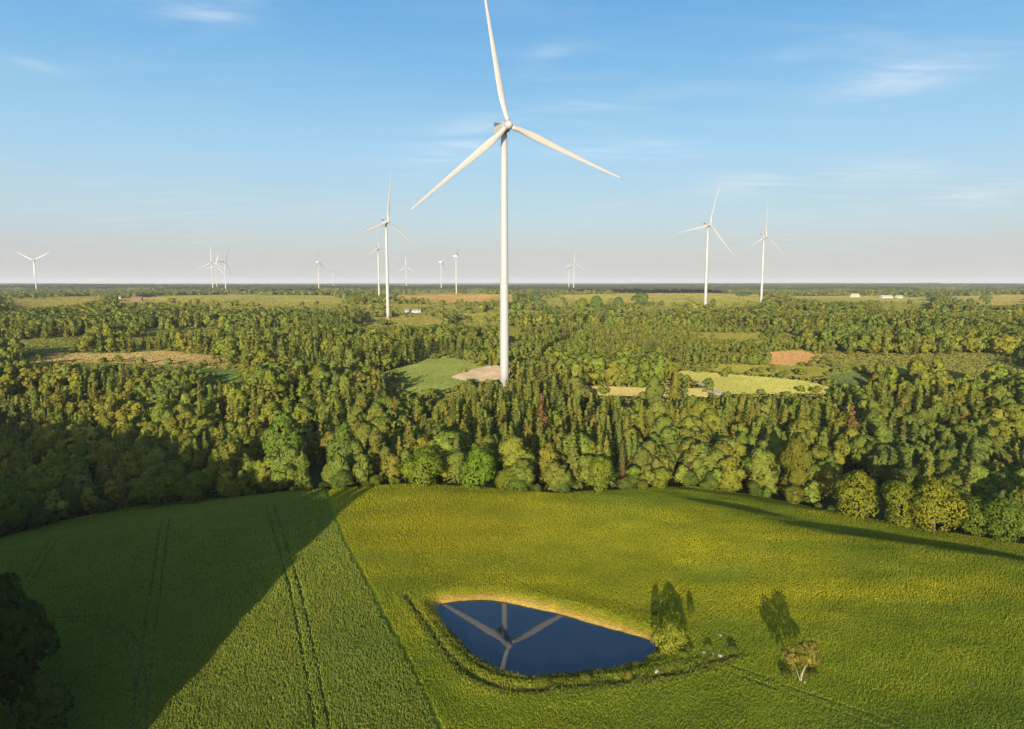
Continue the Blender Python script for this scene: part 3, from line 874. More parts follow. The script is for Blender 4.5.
HS = [('farm_barn', 855, 297.5, 26, 12, 5, 6, M['cream'], M['roof_tan'], .5, 'tan roofed barn on the far right fields', 'barn'),
      ('farm_barn', 886, 298.5, 30, 12, 5, 4, M['plaster'], M['roof_grey'], .1, 'long white farm building on the far right fields', 'barn'),
      ('farm_house', 899, 298.5, 16, 10, 5, 4, M['plaster'], M['roof_grey'], .3, 'small white farm house beside the long white building', 'house'),
      ('farm_house', 941, 297.5, 18, 11, 4, 4, M['brick'], M['roof_red'], .2, 'red roofed farm house far right behind hedges', 'house'),
      ('farm_house', 103, 299.5, 16, 11, 4, 4, M['plaster'], M['roof_tan'], .6, 'pale farm house at the end of the far left field', 'house'),
      ('farm_barn', 137, 301, 20, 12, 4, 5, M['brick'], M['roof_red'], .2, 'red brick barn right of the far left field', 'barn'),
      ('farm_house', 118, 299, 15, 10, 4, 4, M['cream'], M['roof_red'], .2, 'small red roofed house between pale house and brick barn', 'house'),
      ('greenhouse', 413, 312.5, 22, 9, 2.5, 2, M['plaster'], M['roof_grey'], .05, 'pale low greenhouse among trees right of the second turbine', 'greenhouse'),
      ('farm_barn', 285, 287.2, 70, 30, 7, 5, M['plaster'], M['roof_grey'], .1, 'tiny white building far off on the left horizon', 'barn')]
for a in HS: house(*a)
for fx, fy, fr in FEET:
    keep &= np.hypot(x - fx, y - fy) > fr * .8
    d = np.hypot(fx, fy); lat = np.abs(x * fy - y * fx) / d; al = (x * fx + y * fy) / d
    if d > 1000: keep &= ~((lat < fr * 1.0) & (al < d) & (al > d - 200) & (fr > 9))

# ------------------------------------------------------------------ individual trees, then the rest as woods
inframe = (px > -25) & (px < W + 25)
size = hh * F / dp
def pick(mask, n):
    i = np.nonzero(mask & keep & inframe)[0]
    return i[np.argsort(-size[i])][:n]
bi = pick(~con, 287); ci = pick(con, 300)
COLS = [(-60, 90, 'near the left picture edge'), (90, 235, 'below the tan left field'), (235, 375, 'left of the green clearing'), (375, 480, 'below the green clearing'),
        (480, 592, 'below the main turbine'), (592, 668, 'below the narrow pale strip'), (668, 832, 'below the pale right field'), (832, 940, 'above the round willows'), (940, 1100, 'near the right picture edge')]
ROWS = [(0, 9, 'at the field edge'), (9, 24, 'behind the field edge'), (24, 48, 'in mid-wood'), (48, 9e9, 'deep in the wood')]
ORD = ['leftmost', 'second', 'third', 'fourth', 'fifth', 'sixth', 'seventh', 'eighth', 'ninth', 'tenth', 'eleventh', 'twelfth', 'thirteenth', 'fourteenth', 'fifteenth', 'sixteenth', 'seventeenth', 'eighteenth', 'nineteenth', 'twentieth']
classes = {}; EDGEB = {}
for i in np.concatenate([bi, ci]):
    cl = next((c[2] for c in COLS if c[0] <= px[i] < c[1]), COLS[-1][2]); rw = next(q[2] for q in ROWS if q[0] <= behind[i] < q[1])
    cn = (CONIF if con[i] else BROAD)[tidx[i]][0]
    sz = 'tall' if hh[i] > 12.2 else 'small' if hh[i] < 9 else 'middling'
    classes.setdefault((sz, cn, 'spruce' if con[i] else 'broadleaf', cl, rw), []).append(i)
for (sz, cn, kd, cl, rw), ids in classes.items():
    ids = sorted(ids, key=lambda i: px[i])
    for j, i in enumerate(ids):
        lab = '%s %s %s %s %s' % (sz, cn, kd, rw, cl)
        if len(ids) == 2: lab += ', ' + ('left' if j == 0 else 'right') + ' of two'
        elif len(ids) > 2: lab += ', ' + ('rightmost' if j == len(ids) - 1 else ORD[min(j, 19)] + ('' if j == 0 else ' from left'))
        plant(kd + '_tree', x[i], y[i], hh[i], ww[i], tuple(tint[i]), int(RNG.integers(99)), lab, 'tree', ('spruces' if kd == 'spruce' else 'broadleaf trees') + ' of the wood beyond the field', z[i])
# bushes closing the edge of the wood
ub = 0
for pxx in np.arange(-20, 1045, 9.5):
    qx_ = pxx + random.uniform(-4, 4); X_, Y_ = ground(qx_, float(np.interp(qx_, [p[0] for p in EDGE_PX], [p[1] for p in EDGE_PX])) + 1)
    Y2 = Y_ + random.uniform(1.5, 4); X2 = X_ * Y2 / Y_
    if any(math.hypot(X2 - a, Y2 - b) < c + .5 for a, b, c in explicit): continue
    if random.random() < .3: continue
    hb = 1.6 + 5.4 * random.random() ** 1.6; cI = random.choice([0, 1, 2, 2, 3, 4])
    where = next(c[2] for c in COLS if c[0] <= qx_ < c[1])
    EDGEB.setdefault(where, []).append((X2, Y2, hb, hb * random.uniform(1.0, 1.5), cI))
for where, L_ in EDGEB.items():
    for j, (X2, Y2, hb, wb, cI) in enumerate(L_):
        plant('shrub', X2, Y2, hb, wb, tuple(np.array(BROAD[cI][1]) * random.uniform(.8, 1.1)), None,
              'low %s bush along the field edge %s, %s' % (BROAD[cI][0], where, ORD[j] + (' from left' if j else '')), 'bush', 'low bushes along the edge of the wood')
rest = keep.copy(); rest[bi] = False; rest[ci] = False

def mass(name, ids, protos, uh, uw, label, cat):
    Vs = []; Cs = []; Ns = []
    var = RNG.integers(len(protos), size=len(ids))
    for k, (pv, pn) in enumerate(protos):
        q = ids[var == k]
        if len(q) == 0: continue
        a = RNG.uniform(0, 6.283, len(q)); ca, sa = np.cos(a)[:, None], np.sin(a)[:, None]
        s = (ww[q] / 2 / uw)[:, None]; sz = (hh[q] / uh)[:, None]
        X = (pv[None, :, 0] * ca - pv[None, :, 1] * sa) * s + x[q][:, None]
        Y = (pv[None, :, 0] * sa + pv[None, :, 1] * ca) * s + y[q][:, None]
        Z = pv[None, :, 2] * sz + z[q][:, None]
        V = np.stack([X, Y, Z], -1); Vs.append(V.reshape(-1, 3))
        Ns.append(np.stack([pn[None, :, 0] * ca - pn[None, :, 1] * sa, pn[None, :, 0] * sa + pn[None, :, 1] * ca, np.broadcast_to(pn[None, :, 2], X.shape)], -1).reshape(-1, 3))
        nq = len(pv) // 4
        f = 1 + .09 * RNG.normal(size=(len(q), nq, 1)).clip(-2, 2)
        c = tint[q][:, None, :] * f; Cs.append(np.repeat(c, 4, 1).reshape(-1, 3))
    V = np.concatenate(Vs); C = np.concatenate(Cs)
    o = bpy.data.objects.new(name, mesh_np(name, V, np.arange(len(V)).reshape(-1, 4), M['leaf_mass'], C, nrm=np.concatenate(Ns)))
    link(o); tag(o, label, cat, None, 'stuff')
    print(name, len(ids), len(V) // 4)
pb_m = [broad_crown(500 + i, 420, 1.5, 10, 4.8, 12, .3) for i in range(6)]
pc_m = [spruce_crown(520 + i, 1.25, 16, 2.9, 15, 7, 3) for i in range(5)]
pb_f = [broad_crown(540 + i, 90, 3.0, 6, 4.8, 12, .3) for i in range(6)]
pc_f = [spruce_crown(560 + i, 2.2, 16, 3.2, 9, 5, 2) for i in range(4)]
near = r < 720
mass('broadleaf_wood', np.nonzero(rest & ~con & near)[0], pb_m, 12, 4.8, 'broadleaf woods stretching behind the main turbine', 'wood')
mass('spruce_wood', np.nonzero(rest & con & near)[0], pc_m, 16, 2.95, 'spruce woods stretching behind the main turbine', 'wood')
mass('far_wood', np.nonzero(rest & ~con & ~near)[0], pb_f, 12, 4.8, 'far off broadleaf woods between the yellow fields', 'wood')
mass('far_spruce_wood', np.nonzero(rest & con & ~near)[0], pc_f, 16, 3.2, 'far off spruce woods between the yellow fields', 'wood')

# far canopy: unbroken woods towards the horizon
def far_canopy():
    rad = np.geomspace(2500, 24000, 330); ang = np.linspace(-.76, .76, 1300)
    A, R = np.meshgrid(ang, rad); X = np.tan(A) * R; Y = R.copy()
    base = H(X, Y)
    wood = fbm(X, Y, 700, 91, 2) + .25 * (fbm(X, Y, 150, 93, 2) - .5) + np.interp(R, [2500, 5000], [-.06, .1])
    k = sstep(.40, .45, wood)
    PX, PY, _ = project(X, Y, base + 14)
    k = np.where(in_clear(PX, PY), 0, k)
    hgt = 7 + 6 * vnoise(X, Y, 22, 94) + 6 * RNG.uniform(size=X.shape) + 4 * vnoise(X, Y, 120, 95)
    Z = base - 3 + k * (hgt + 3)
    c = np.array((.085, .10, .035)) + (fbm(X, Y, 420, 96, 3) - .5)[..., None] * np.array((.12, .11, .02)) + RNG.normal(size=X.shape)[..., None] * np.array((.010, .011, .003))
    o = bpy.data.objects.new('far_forest', mesh_np('far_forest', np.stack([X, Y, Z], -1).reshape(-1, 3), grid_faces(*X.shape), M['canopy'], c.reshape(-1, 3).clip(.035, .2)))
    link(o); tag(o, 'dark unbroken forest along the horizon', 'forest', None, 'stuff')
far_canopy()

# ------------------------------------------------------------------ wood at the left that shades the crop
LEFT = []
def us(u, s): return u * cos_ + s * sin_, -u * sin_ + s * cos_
lx, ly, lh, lw = [], [], [], []
def lt(u, s, ztop, w):
    X, Y = us(u, s); Z = h1(X, Y); lx.append(X); ly.append(Y); lh.append(ztop - Z); lw.append(w)
tanE = math.tan(SUN_EL)
for u, v in [(-63.2, 8), (-65.2, 13), (-67.5, 18), (-69.8, 23.5), (-71.8, 29), (-73.2, 33.5), (-76, 34), (-79, 33)]:
    for s in (40, 47): lt(u, s, v - s * tanE, 6.2)
for u in np.arange(-82, -285, -4.2):
    v = np.interp(-u, [80, 110, 140, 170, 285], [31.5, 32, 36, 40, 44])
    for s in (34, 41, 48): lt(u + random.uniform(-1, 1), s + random.uniform(-1.5, 1.5), v - s * tanE + random.uniform(-.6, .6), 9.5)
pl = broad_crown(601, 1500, .9, 16, 5, 12, -.5, .3), broad_crown(602, 1500, .9, 16, 5, 12, -.5, .3)
Vs = []
for i in range(len(lx)):
    p = pl[i % 2][0]; a = random.uniform(0, 6.28); k = lw[i] / 2 / 5.0
    Vs.append(np.stack([(p[:, 0] * math.cos(a) - p[:, 1] * math.sin(a)) * k + lx[i], (p[:, 0] * math.sin(a) + p[:, 1] * math.cos(a)) * k + ly[i], p[:, 2] * lh[i] / 12 + h1(lx[i], ly[i])], -1))
V = np.concatenate(Vs)
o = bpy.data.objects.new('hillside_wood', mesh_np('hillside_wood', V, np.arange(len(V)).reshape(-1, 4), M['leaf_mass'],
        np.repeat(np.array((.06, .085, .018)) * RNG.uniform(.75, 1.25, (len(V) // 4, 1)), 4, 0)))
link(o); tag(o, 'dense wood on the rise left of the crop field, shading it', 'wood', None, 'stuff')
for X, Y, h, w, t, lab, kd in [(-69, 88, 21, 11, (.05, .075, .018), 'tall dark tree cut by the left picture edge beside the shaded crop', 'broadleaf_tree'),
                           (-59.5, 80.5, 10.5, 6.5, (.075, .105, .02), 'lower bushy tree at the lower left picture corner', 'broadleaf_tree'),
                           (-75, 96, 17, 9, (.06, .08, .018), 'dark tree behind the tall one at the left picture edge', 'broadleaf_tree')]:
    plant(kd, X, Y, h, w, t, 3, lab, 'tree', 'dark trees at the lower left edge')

# ------------------------------------------------------------------ trees, bushes and stones about the pond
def small(px, py, wpx, hpx, kind, tint, label, cat, var=0, group=None):
    X, Y = ground(px, py); d = project(X, Y, h1(X, Y))[2]
    return plant(kind, X, Y, hpx * d / F * 1.06, wpx * d / F, tint, var, label, cat, group)
rngw = np.random.default_rng(11)
VAR['willow_bush'] = [(leafy_mesh('crown', broad_crown(701 + i, 3200, .42, 18, 5.2, 8.5, -1.0, .25, .8), rngw, M['leaf']), trunk_mesh('trunk', 4, .16, M['bark'], 5, 3)) for i in range(2)]
UH['willow_bush'] = 8.5; UW['willow_bush'] = 5.2
small(670, 652, 36, 31, 'willow_bush', (.235, .265, .03), 'bright yellow-green willow bush at the right end of the pond', 'bush')
small(628, 681, 9, 11, 'willow_bush', (.25, .24, .03), 'small yellow-green bush on the near pond bank', 'bush', 1)
small(585, 680, 14, 7, 'willow_bush', (.17, .18, .03), 'low green bush on the near bank left of the small yellow one', 'bush', 1)
small(545, 683, 16, 6, 'willow_bush', (.16, .17, .03), 'low spreading bush by the near shore below the reflected turbine', 'bush', 0)
small(655, 616, 9, 15, 'shrub', (.045, .055, .016), 'small dark bush on the far bank left of the willow bush', 'bush', 1)
small(691, 614, 7, 12, 'shrub', (.09, .10, .016), 'slim dark sapling on the grass right of the willow bush', 'bush', 2)
small(682, 656, 13, 6, 'willow_bush', (.20, .22, .03), 'low green bush just right of the willow bush foot', 'bush', 1)
small(708, 648, 10, 5, 'willow_bush', (.18, .20, .03), 'low weedy clump among the stones right of the pond', 'bush', 0)
small(733, 652, 12, 7, 'willow_bush', (.12, .15, .03), 'dark weedy clump at the right end of the ditch', 'bush', 1)
small(688, 652, 12, 7, 'willow_bush', (.13, .14, .02), 'low dark bush beside the foot of the willow bush', 'bush', 0)
0 and small(643, 655, 7, 9, 'shrub', (.06, .06, .016), 'dark little bush at the water below the willow bush', 'bush', 3)
# the lone forked tree in the meadow
def lone_tree():
    X, Y = ground(801, 682); Z = h1(X, Y)
    root = empty('birch_tree', (X, Y, Z))
    rng = np.random.default_rng(77); V = []
    for (cx, cz, w, h, n) in [(.95, 1.9, 1.95, 6.3, 1500), (-1.5, 1.8, 1.45, 5.6, 950)]:
        p = broad_crown(int(rng.integers(999)), n, .21, 13, w, h, cz, .35, .9); p[0][:, 0] += cx; V.append(p)
    V = (np.concatenate([a[0] for a in V]), np.concatenate([a[1] for a in V]))
    c = link(bpy.data.objects.new('crown', leafy_mesh('crown', V, rng, M['leaf'], .25)), root); c.color = (.235, .205, .045, 1)
    bm = bmesh.new()
    for tx, hh_, rr_ in ((1.15, 4.6, .09), (-1.6, 4.1, .07), (.35, 3.4, .06)):
        bm_loft(bm, [ring(rr_ * (1 - .7 * i / 6), -.2 + hh_ * i / 6, 6, tx * (i / 6) ** 1.2, .25 * math.sin(i)) for i in range(7)])
    obj_bm('trunk', bm, M['pale_bark'], root)
    tag(root, 'lone forked birch with thin tawny crown in the meadow right of the pond', 'tree')
lone_tree()
small(785, 676, 14, 7, 'shrub', (.09, .11, .018), 'low weedy bush at the foot of the lone birch, left side', 'bush', 1)
small(812, 674, 14, 6, 'shrub', (.10, .11, .018), 'low weedy bush at the foot of the lone birch, right side', 'bush', 2)

def rock_mesh(seed):
    bm = bmesh.new(); bmesh.ops.create_icosphere(bm, subdivisions=2, radius=1); rg = random.Random(seed)
    off = [Vector((rg.uniform(-1, 1), rg.uniform(-1, 1), rg.uniform(-1, 1))).normalized() for _ in range(7)]
    for v in bm.verts:
        for o_ in off:
            d = v.co.dot(o_)
            if d > .72: v.co -= o_ * (d - .72)
        v.co.z *= .7
    m = bpy.data.meshes.new('rock'); bm.to_mesh(m); bm.free(); m.materials.append(M['stone'])
    return m
RM = [rock_mesh(i) for i in range(4)]
ROCKS = [(656, 673, .75, 'largest white stone on the near bank right of the small bush'), (640, 677, .35, 'pale stone just left of the largest white stone'), (618, 683, .3, 'small pale stone left of the small yellow bush'),
         (607, 684, .28, 'second small pale stone left of the small yellow bush'), (596, 685, .26, 'third small pale stone left of the small yellow bush'), (668, 668, .35, 'pale stone right of the largest white stone'),
         (720, 657, .6, 'white stone at the right end of the ditch'), (713, 655, .4, 'smaller stone beside the white one at the ditch end'), (704, 653, .38, 'pale stone in the weeds right of the willow bush'),
         (694, 650, .35, 'tan stone near the low bush by the willow'), (720, 636, .45, 'lone white stone in the grass above the ditch end'), (727, 645, .3, 'small stone right of the lone white stone'),
         (700, 636, .25, 'tiny stone left of the lone white stone'), (805, 683, .35, 'white stone at the foot of the lone birch'), (470, 683, .3, 'small stone by the near left ditch'), (447, 640, .26, 'small pale stone beside the left ditch')]
for i, (a, b, s, lab) in enumerate(ROCKS):
    X, Y = ground(a, b)
    o = bpy.data.objects.new('rock', RM[i % 4]); o.location = (X, Y, h1(X, Y) + s * .25); s *= .75; o.scale = (s, s * .8, s * .7); o.rotation_euler = (0, 0, random.uniform(0, 6))
    link(o); tag(o, lab, 'stone', 'pale stones about the pond')

# ------------------------------------------------------------------ standing crop and meadow grass (real blades)
def blades(name, X, Y, hgt, wid, col, label, nb, lean=.35, cat='grass'):
    n = len(X); Z = H(X, Y)
    Vv = []; Cc = []
    for b in range(nb):
        a = -SUN_AZ + RNG.normal(size=n) * .75; hx = RNG.uniform(.82, 1.18, n) * hgt; w = wid * RNG.uniform(.7, 1.3, n)
        ox, oy = RNG.normal(size=n) * wid * .7, RNG.normal(size=n) * wid * .7
        lx_, ly_ = RNG.normal(size=n) * lean * hx, RNG.normal(size=n) * lean * hx
        ca, sa = np.cos(a) * w / 2, np.sin(a) * w / 2
        bx, by = X + ox, Y + oy
        t = np.stack([np.stack([bx - ca, by - sa, Z - .05], 1), np.stack([bx + ca, by + sa, Z - .05], 1),
                      np.stack([bx + ca * .55 + lx_, by + sa * .55 + ly_, Z + hx], 1), np.stack([bx - ca * .45 + lx_, by - sa * .45 + ly_, Z + hx * .93], 1)], 1)
        Vv.append(t.reshape(-1, 3)); c = col * (1 + .08 * RNG.normal(size=(n, 1)).clip(-2, 2)); Cc.append(np.repeat(c, 4, 0))
    V = np.concatenate(Vv); C = np.concatenate(Cc).clip(.004, .6)
    o = bpy.data.objects.new(name, mesh_np(name, V, np.arange(len(V)).reshape(-1, 4), M['grass'], C))
    link(o); tag(o, label, cat, None, 'stuff'); print(name, len(V) // 4)
def scatter(y0, y1, dens_fn):
    out = []; yy = y0
    while yy < y1:
        s = dens_fn(yy); half = .79 * yy + 8; n = int(2 * half / s)
        out.append(np.stack([-half + (np.arange(n) + RNG.uniform(0, 1, n)) * s, yy + RNG.uniform(-.5, .5, n) * s], 1)); yy += s
    return np.concatenate(out)
S = scatter(72, 200, lambda v: .20 + (v - 72) * .0022)
gx, gy = S.T
ok = gy < edge_y(gx, gy) + 1.0
gx, gy = gx[ok], gy[ok]
dpnd = np.full(len(gx), 99.); dd = dpnd.copy()
q = (gx > -40) & (gx < 60) & (gy > 75) & (gy < 140)
dpnd[q] = poly_sd(gx[q], gy[q], POND); dd[q] = line_d(gx[q], gy[q], DITCH)
cs = crop_side(gx, gy)
bd = line_d(gx, gy, CROP_LINE); td = tracks_d(gx, gy)
rut = np.minimum(line_d(gx, gy, RUT[0]), line_d(gx, gy, RUT[1]))
k = cs & (td > .10 + .30 * fbm(gx, gy, 3, 19, 2)) & (bd > .05 + .75 * fbm(gx, gy, 2.5, 18, 2))
n = fbm(gx, gy, 9, 101, 3)
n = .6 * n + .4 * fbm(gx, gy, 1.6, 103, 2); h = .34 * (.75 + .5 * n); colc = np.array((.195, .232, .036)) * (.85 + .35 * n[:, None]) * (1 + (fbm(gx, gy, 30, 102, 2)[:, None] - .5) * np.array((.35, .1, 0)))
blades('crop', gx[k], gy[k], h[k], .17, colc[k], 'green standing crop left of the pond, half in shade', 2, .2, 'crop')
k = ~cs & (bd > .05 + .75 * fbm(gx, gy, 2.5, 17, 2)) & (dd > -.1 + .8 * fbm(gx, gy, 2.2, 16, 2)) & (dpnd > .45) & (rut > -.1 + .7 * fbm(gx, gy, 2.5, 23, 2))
st = fbm(gx * .35 + gy * .1, gy * 1.6, 10, 111, 3); big = fbm(gx, gy, 26, 112, 2); fine = fbm(gx, gy, 3.5, 113, 2)
h = .24 * (.65 + .5 * fine) * (.65 + .7 * st)
mx = np.clip(.5 + (big - .5) * 1.4 + (st - .5) * 2.0, 0, 1)[:, None]
colm = np.array((.285, .29, .018)) * mx + np.array((.195, .235, .022)) * (1 - mx)
mot = fbm(gx * .7, gy * 1.3, 7, 114, 3)[:, None]; colm = colm * (1 + (mot - .5) * np.array((1.0, .7, .5)))
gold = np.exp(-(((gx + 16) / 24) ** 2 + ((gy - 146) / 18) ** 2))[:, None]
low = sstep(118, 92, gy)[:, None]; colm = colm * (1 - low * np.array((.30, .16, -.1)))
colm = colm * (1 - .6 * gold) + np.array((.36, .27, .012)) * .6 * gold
trough_shade = (np.exp(-(line_d(gx, gy, TROUGH) / (6 + 10 * fbm(gx, gy, 16, 25, 2))) ** 2) * sstep(42, 62, gx))[:, None]  # broad soft shade along the trough, put into the grass colour
colm = colm * (1 - .75 * trough_shade) + np.array((.10, .14, .02)) * .75 * trough_shade
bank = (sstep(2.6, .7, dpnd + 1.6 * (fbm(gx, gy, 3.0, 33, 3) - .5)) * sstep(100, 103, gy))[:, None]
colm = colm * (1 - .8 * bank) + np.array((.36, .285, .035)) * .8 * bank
verge = (sstep(2.5, .8, dd))[:, None]; colm = colm * (1 - .4 * verge) + np.array((.17, .17, .03)) * .4 * verge
h = np.where(dd < 2.0, h * 1.35, h); h = np.where((dpnd < 2.5) & (gy > 101), h * .6, h)
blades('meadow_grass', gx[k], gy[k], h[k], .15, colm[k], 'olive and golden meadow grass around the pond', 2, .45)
# taller growth on the nearer clearings
def field_tufts(name, poly, colr, hgt, label, n_, cat='grass'):
    A_ = np.array(poly, float); pts = [ground(*p) for p in poly]
    b0 = np.min(pts, 0); b1_ = np.max(pts, 0); P_ = RNG.uniform(b0, b1_, (n_, 2))
    P_ = P_[poly_sd(P_[:, 0], P_[:, 1], pts) < 0]
    v_ = fbm(P_[:, 0], P_[:, 1], 25, 131, 3)[:, None]
    blades(name, P_[:, 0], P_[:, 1], np.full(len(P_), hgt), .9, np.array(colr) * (.75 + .5 * v_), label, 1, .4, cat)
for nm, poly, c_, h_, lb in FIELD_TUFTS: field_tufts(nm, poly, c_, h_, lb, 60000)
fx_, fc_, fw_ = [], [], []
for y0_, y1_, n_, w_ in ((300, 720, 90000, 1.6), (720, 1500, 70000, 4.0), (1500, 2900, 50000, 9.0)):
    yy_ = np.sqrt(RNG.uniform(y0_ ** 2, y1_ ** 2, n_)); P_ = np.stack([RNG.uniform(-.8, .8, n_) * yy_, yy_], 1)
    v_ = fbm(P_[:, 0], P_[:, 1], 140, 137, 3)[:, None]
    fx_.append(P_); fc_.append(np.array((.15, .17, .035)) * (1.2 - v_) + np.array((.24, .20, .05)) * np.clip(v_ - .2, 0, 1)); fw_.append(np.full(n_, w_))
for poly, c_ in FAR_TUFTS:
    pts = [ground(*p) for p in poly]; b0 = np.min(pts, 0); b1_ = np.max(pts, 0)
    P_ = RNG.uniform(b0, b1_, (34000, 2)); P_ = P_[poly_sd(P_[:, 0], P_[:, 1], pts) < 0]
    sz_ = max(.8, 1.1 * math.sqrt(float(np.prod(b1_ - b0)) / 34000))
    v_ = fbm(P_[:, 0], P_[:, 1] * .5, 60, 133, 3)[:, None]; v2 = fbm(P_[:, 0], P_[:, 1] * .3, 150, 135, 2)[:, None]
    fx_.append(P_); fc_.append(np.array(c_) * (.7 + .6 * v_) * (1 + (v2 - .5) * np.array((.5, .2, 0)))); fw_.append(np.full(len(P_), sz_))
P_ = np.concatenate(fx_); fw_ = np.concatenate(fw_)
blades('field_crops', P_[:, 0], P_[:, 1], np.clip(fw_ * .35, .4, 1.2), fw_, np.concatenate(fc_), 'yellow, tan and green crops standing on the far fields', 1, .3, 'crop')
# reeds and weeds on the near shore and in the ditch
P = np.array(POND); per = []; D_ = np.array(DITCH)
for a, b in zip(P, np.roll(P, -1, 0)):
    L = np.hypot(*(b - a)); m_ = int(L * 26)
    t = RNG.uniform(0, 1, (m_, 1)); nrm = np.array((b[1] - a[1], a[0] - b[0])) / (L + 1e-9)
    per.append(a + (b - a) * t - nrm * RNG.uniform(-.1, 1.4, (m_, 1)))
for a, b in zip(D_[:-1], D_[1:]):
    L = np.hypot(*(b - a)); m_ = int(L * (22 if a[0] > 4 else 4))
    per.append(a + (b - a) * RNG.uniform(0, 1, (m_, 1)) + RNG.normal(size=(m_, 2)) * (.55 if a[0] > 4 else .3))
per = np.concatenate(per); sd = poly_sd(per[:, 0], per[:, 1], POND)
per = per[(sd > -.15) & (per[:, 1] < np.interp(per[:, 0], [-14, 23], [106, 99.5]))]
blades('reeds', per[:, 0], per[:, 1], np.full(len(per), .6) * (.4 + fbm(per[:, 0], per[:, 1], 3, 120, 2)), .16, np.array((.115, .135, .026)) * (.5 + 1.0 * fbm(per[:, 0], per[:, 1], 2.5, 121, 2)[:, None]), 'dark reeds and weeds fringing the near pond shore', 2, .25, 'reeds')

# ------------------------------------------------------------------ haze box
bm = bmesh.new(); zmin = float(GZ.min())
bm_box(bm, -40000, 40000, -2000, 45000, zmin - 1.5, 262)
hz = obj_bm('haze', bm, M['white']); hz.data.materials.clear()
m, nt, out = mat('haze_air'); v = N(nt, 'ShaderNodeVolumePrincipled'); v.inputs['Density'].default_value = 4.6e-5
v.inputs['Color'].default_value = (.80, .86, .95, 1); v.inputs['Anisotropy'].default_value = 0.0
nt.links.new(v.outputs[0], out.inputs['Volume']); hz.data.materials.append(m); tag(hz, kind='stuff')
hz.display_type = 'WIRE'

# ------------------------------------------------------------------ sky, sun, camera
w = bpy.data.worlds.new('World'); SC.world = w; w.use_nodes = True
nt = w.node_tree; nt.nodes.clear()
out = nt.nodes.new('ShaderNodeOutputWorld'); bg = nt.nodes.new('ShaderNodeBackground'); bg.inputs['Strength'].default_value = .125
sky = nt.nodes.new('ShaderNodeTexSky'); sky.sky_type = 'NISHITA'; sky.sun_disc = False
sky.sun_elevation = SUN_EL; sky.sun_rotation = math.pi + SUN_AZ
sky.altitude = 0; sky.air_density = 1.0; sky.dust_density = 1.0; sky.ozone_density = 1.5
tc = nt.nodes.new('ShaderNodeTexCoord'); sep = nt.nodes.new('ShaderNodeSeparateXYZ'); nt.links.new(tc.outputs['Generated'], sep.inputs[0])
def math_(op, a, b=None, clamp=False):
    n = nt.nodes.new('ShaderNodeMath'); n.operation = op; n.use_clamp = clamp
    for i, v in enumerate((a, b)):
        if v is None: continue
        if isinstance(v, (int, float)): n.inputs[i].default_value = v
        else: nt.links.new(v, n.inputs[i])
    return n.outputs[0]
zc = math_('MAXIMUM', sep.outputs['Z'], .03)
cx, cy = math_('DIVIDE', sep.outputs['X'], math_('ADD', zc, .06)), math_('DIVIDE', sep.outputs['Y'], math_('ADD', zc, .06))
cmb = nt.nodes.new('ShaderNodeCombineXYZ'); nt.links.new(cx, cmb.inputs[0]); nt.links.new(cy, cmb.inputs[1])
mp = nt.nodes.new('ShaderNodeMapping'); mp.inputs['Rotation'].default_value = (0, 0, .5); mp.inputs['Scale'].default_value = (.55, 1.5, 1); mp.inputs['Location'].default_value = (3.1, .7, 0)
nt.links.new(cmb.outputs[0], mp.inputs[0])
nz = nt.nodes.new('ShaderNodeTexNoise'); nz.inputs['Scale'].default_value = 2.2; nz.inputs['Detail'].default_value = 8; nz.inputs['Roughness'].default_value = .62; nz.inputs['Distortion'].default_value = .5
nt.links.new(mp.outputs[0], nz.inputs['Vector'])
nz2 = nt.nodes.new('ShaderNodeTexNoise'); nz2.inputs['Scale'].default_value = .45; nz2.inputs['Detail'].default_value = 2
nt.links.new(cmb.outputs[0], nz2.inputs['Vector'])
mr = nt.nodes.new('ShaderNodeMapRange'); mr.inputs['From Min'].default_value = .46; mr.inputs['From Max'].default_value = .80
nt.links.new(nz.outputs['Fac'], mr.inputs['Value'])
mr2 = nt.nodes.new('ShaderNodeMapRange'); mr2.inputs['From Min'].default_value = .40; mr2.inputs['From Max'].default_value = .62
nt.links.new(nz2.outputs['Fac'], mr2.inputs['Value'])
U_ = math_('DIVIDE', sep.outputs['X'], math_('MAXIMUM', sep.outputs['Y'], .05)); V_ = math_('DIVIDE', sep.outputs['Z'], math_('MAXIMUM', sep.outputs['Y'], .05))
patch = None
for cpx, cpy, su, sv, sl_, amp_ in [(208, 10, .075, .030, .25, 1.0), (462, 146, .07, .03, .3, .6), (620, 148, .12, .014, -.08, .75), (745, 184, .06, .016, .1, .75), (925, 66, .12, .035, .25, .9), (885, 172, .17, .02, .1, .55), (1000, 192, .10, .014, .12, .7), (770, 60, .05, .014, .1, .5), (30, 62, .05, .008, -.3, .4), (640, 95, .14, .012, .1, .4), (545, 55, .05, .02, .5, .3)]:
    d0, d1, d2 = pix_dir(cpx, cpy); u0, v0 = d0 / d1, d2 / d1
    du = math_('SUBTRACT', U_, u0); dv = math_('SUBTRACT', math_('SUBTRACT', V_, v0), math_('MULTIPLY', du, sl_))
    q_ = math_('ADD', math_('POWER', math_('ABSOLUTE', math_('DIVIDE', du, su)), 2.0), math_('POWER', math_('ABSOLUTE', math_('DIVIDE', dv, sv)), 2.0))
    g_ = math_('MULTIPLY', math_('EXPONENT', math_('MULTIPLY', q_, -1.0)), amp_)
    patch = g_ if patch is None else math_('ADD', patch, g_)
soft = nt.nodes.new('ShaderNodeMapRange'); soft.inputs['From Min'].default_value = .36; soft.inputs['From Max'].default_value = .66; nt.links.new(nz.outputs['Fac'], soft.inputs['Value'])
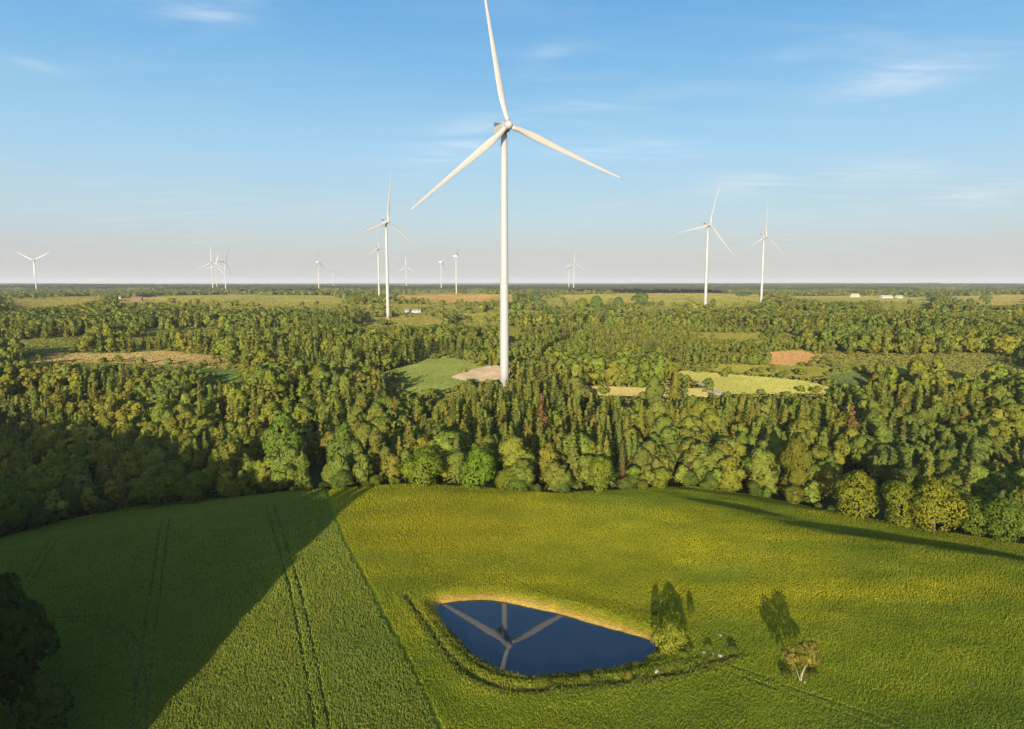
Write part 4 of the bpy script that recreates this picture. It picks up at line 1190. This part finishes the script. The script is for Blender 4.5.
cov = math_('ADD', math_('MULTIPLY', math_('MULTIPLY', mr.outputs[0], mr2.outputs[0]), .22), math_('MULTIPLY', math_('MULTIPLY', patch, soft.outputs[0]), .52), True)
mix = nt.nodes.new('ShaderNodeMix'); mix.data_type = 'RGBA'; ramp = nt.nodes.new('ShaderNodeValToRGB'); el_ = ramp.color_ramp.elements
EXPO = 1.866 * .125 / 1.05
stops = [(0.0, (.50, .49, .49)), (.045, (.49, .525, .55)), (.09, (.45, .60, .69)), (.184, (.32, .58, .80)), (.29, (.175, .45, .75)), (.363, (.115, .37, .71)), (.52, (.055, .20, .48)), (.68, (.14, .34, .64)), (1.0, (.26, .48, .80))]
while len(el_) < len(stops): el_.new(.5)
for e_, (p_, c_) in zip(el_, stops): e_.position = p_; e_.color = (*[min(1, v) for v in c_], 1)
gain = nt.nodes.new('ShaderNodeVectorMath'); gain.operation = 'SCALE'; gain.inputs['Scale'].default_value = 1 / EXPO
nt.links.new(math_('MAXIMUM', sep.outputs['Z'], 0.0), ramp.inputs[0]); nt.links.new(ramp.outputs[0], gain.inputs[0])
air = nt.nodes.new('ShaderNodeMix'); air.data_type = 'RGBA'; 
fac = nt.nodes.new('ShaderNodeMapRange'); fac.inputs['From Min'].default_value = -.35; fac.inputs['From Max'].default_value = .15; fac.inputs['To Min'].default_value = .25; fac.inputs['To Max'].default_value = .9
nt.links.new(sep.outputs['Y'], fac.inputs['Value']); nt.links.new(fac.outputs[0], air.inputs[0])
nt.links.new(sky.outputs[0], air.inputs[6]); nt.links.new(gain.outputs[0], air.inputs[7])
nt.links.new(cov, mix.inputs[0]); nt.links.new(air.outputs[2], mix.inputs[6]); mix.inputs[7].default_value = (4.0, 4.1, 4.35, 1)
nt.links.new(mix.outputs[2], bg.inputs[0]); nt.links.new(bg.outputs[0], out.inputs[0])

sl = bpy.data.lights.new('sun', 'SUN'); sl.energy = 5.0; sl.angle = math.radians(.5); sl.color = (1.0, .84, .61)
so = bpy.data.objects.new('sun', sl); link(so)
d = Vector((math.sin(SUN_AZ) * math.cos(SUN_EL), math.cos(SUN_AZ) * math.cos(SUN_EL), -math.sin(SUN_EL)))
so.rotation_euler = d.to_track_quat('-Z', 'Y').to_euler(); so.location = (0, -50, 120)

cam = bpy.data.cameras.new('camera'); cam.sensor_width = 36; cam.lens = 36 * F / W; cam.clip_end = 120000; cam.clip_start = .5
co = bpy.data.objects.new('camera', cam); link(co); co.location = (0, 0, CAMH); co.rotation_euler = (math.pi / 2 - PITCH, 0, 0)
SC.camera = co
SC.view_settings.view_transform = 'Standard'; SC.view_settings.look = 'None'; SC.view_settings.gamma = 1; SC.view_settings.use_curve_mapping = False
SC.view_settings.exposure = 0.9
SC.render.engine = 'CYCLES'
cy_ = SC.cycles; cy_.use_denoising = True; cy_.max_bounces = 6; cy_.diffuse_bounces = 3; cy_.glossy_bounces = 3; cy_.transmission_bounces = 3
cy_.volume_bounces = 0; cy_.transparent_max_bounces = 6; cy_.caustics_reflective = False; cy_.caustics_refractive = False
SC.render.use_persistent_data = False
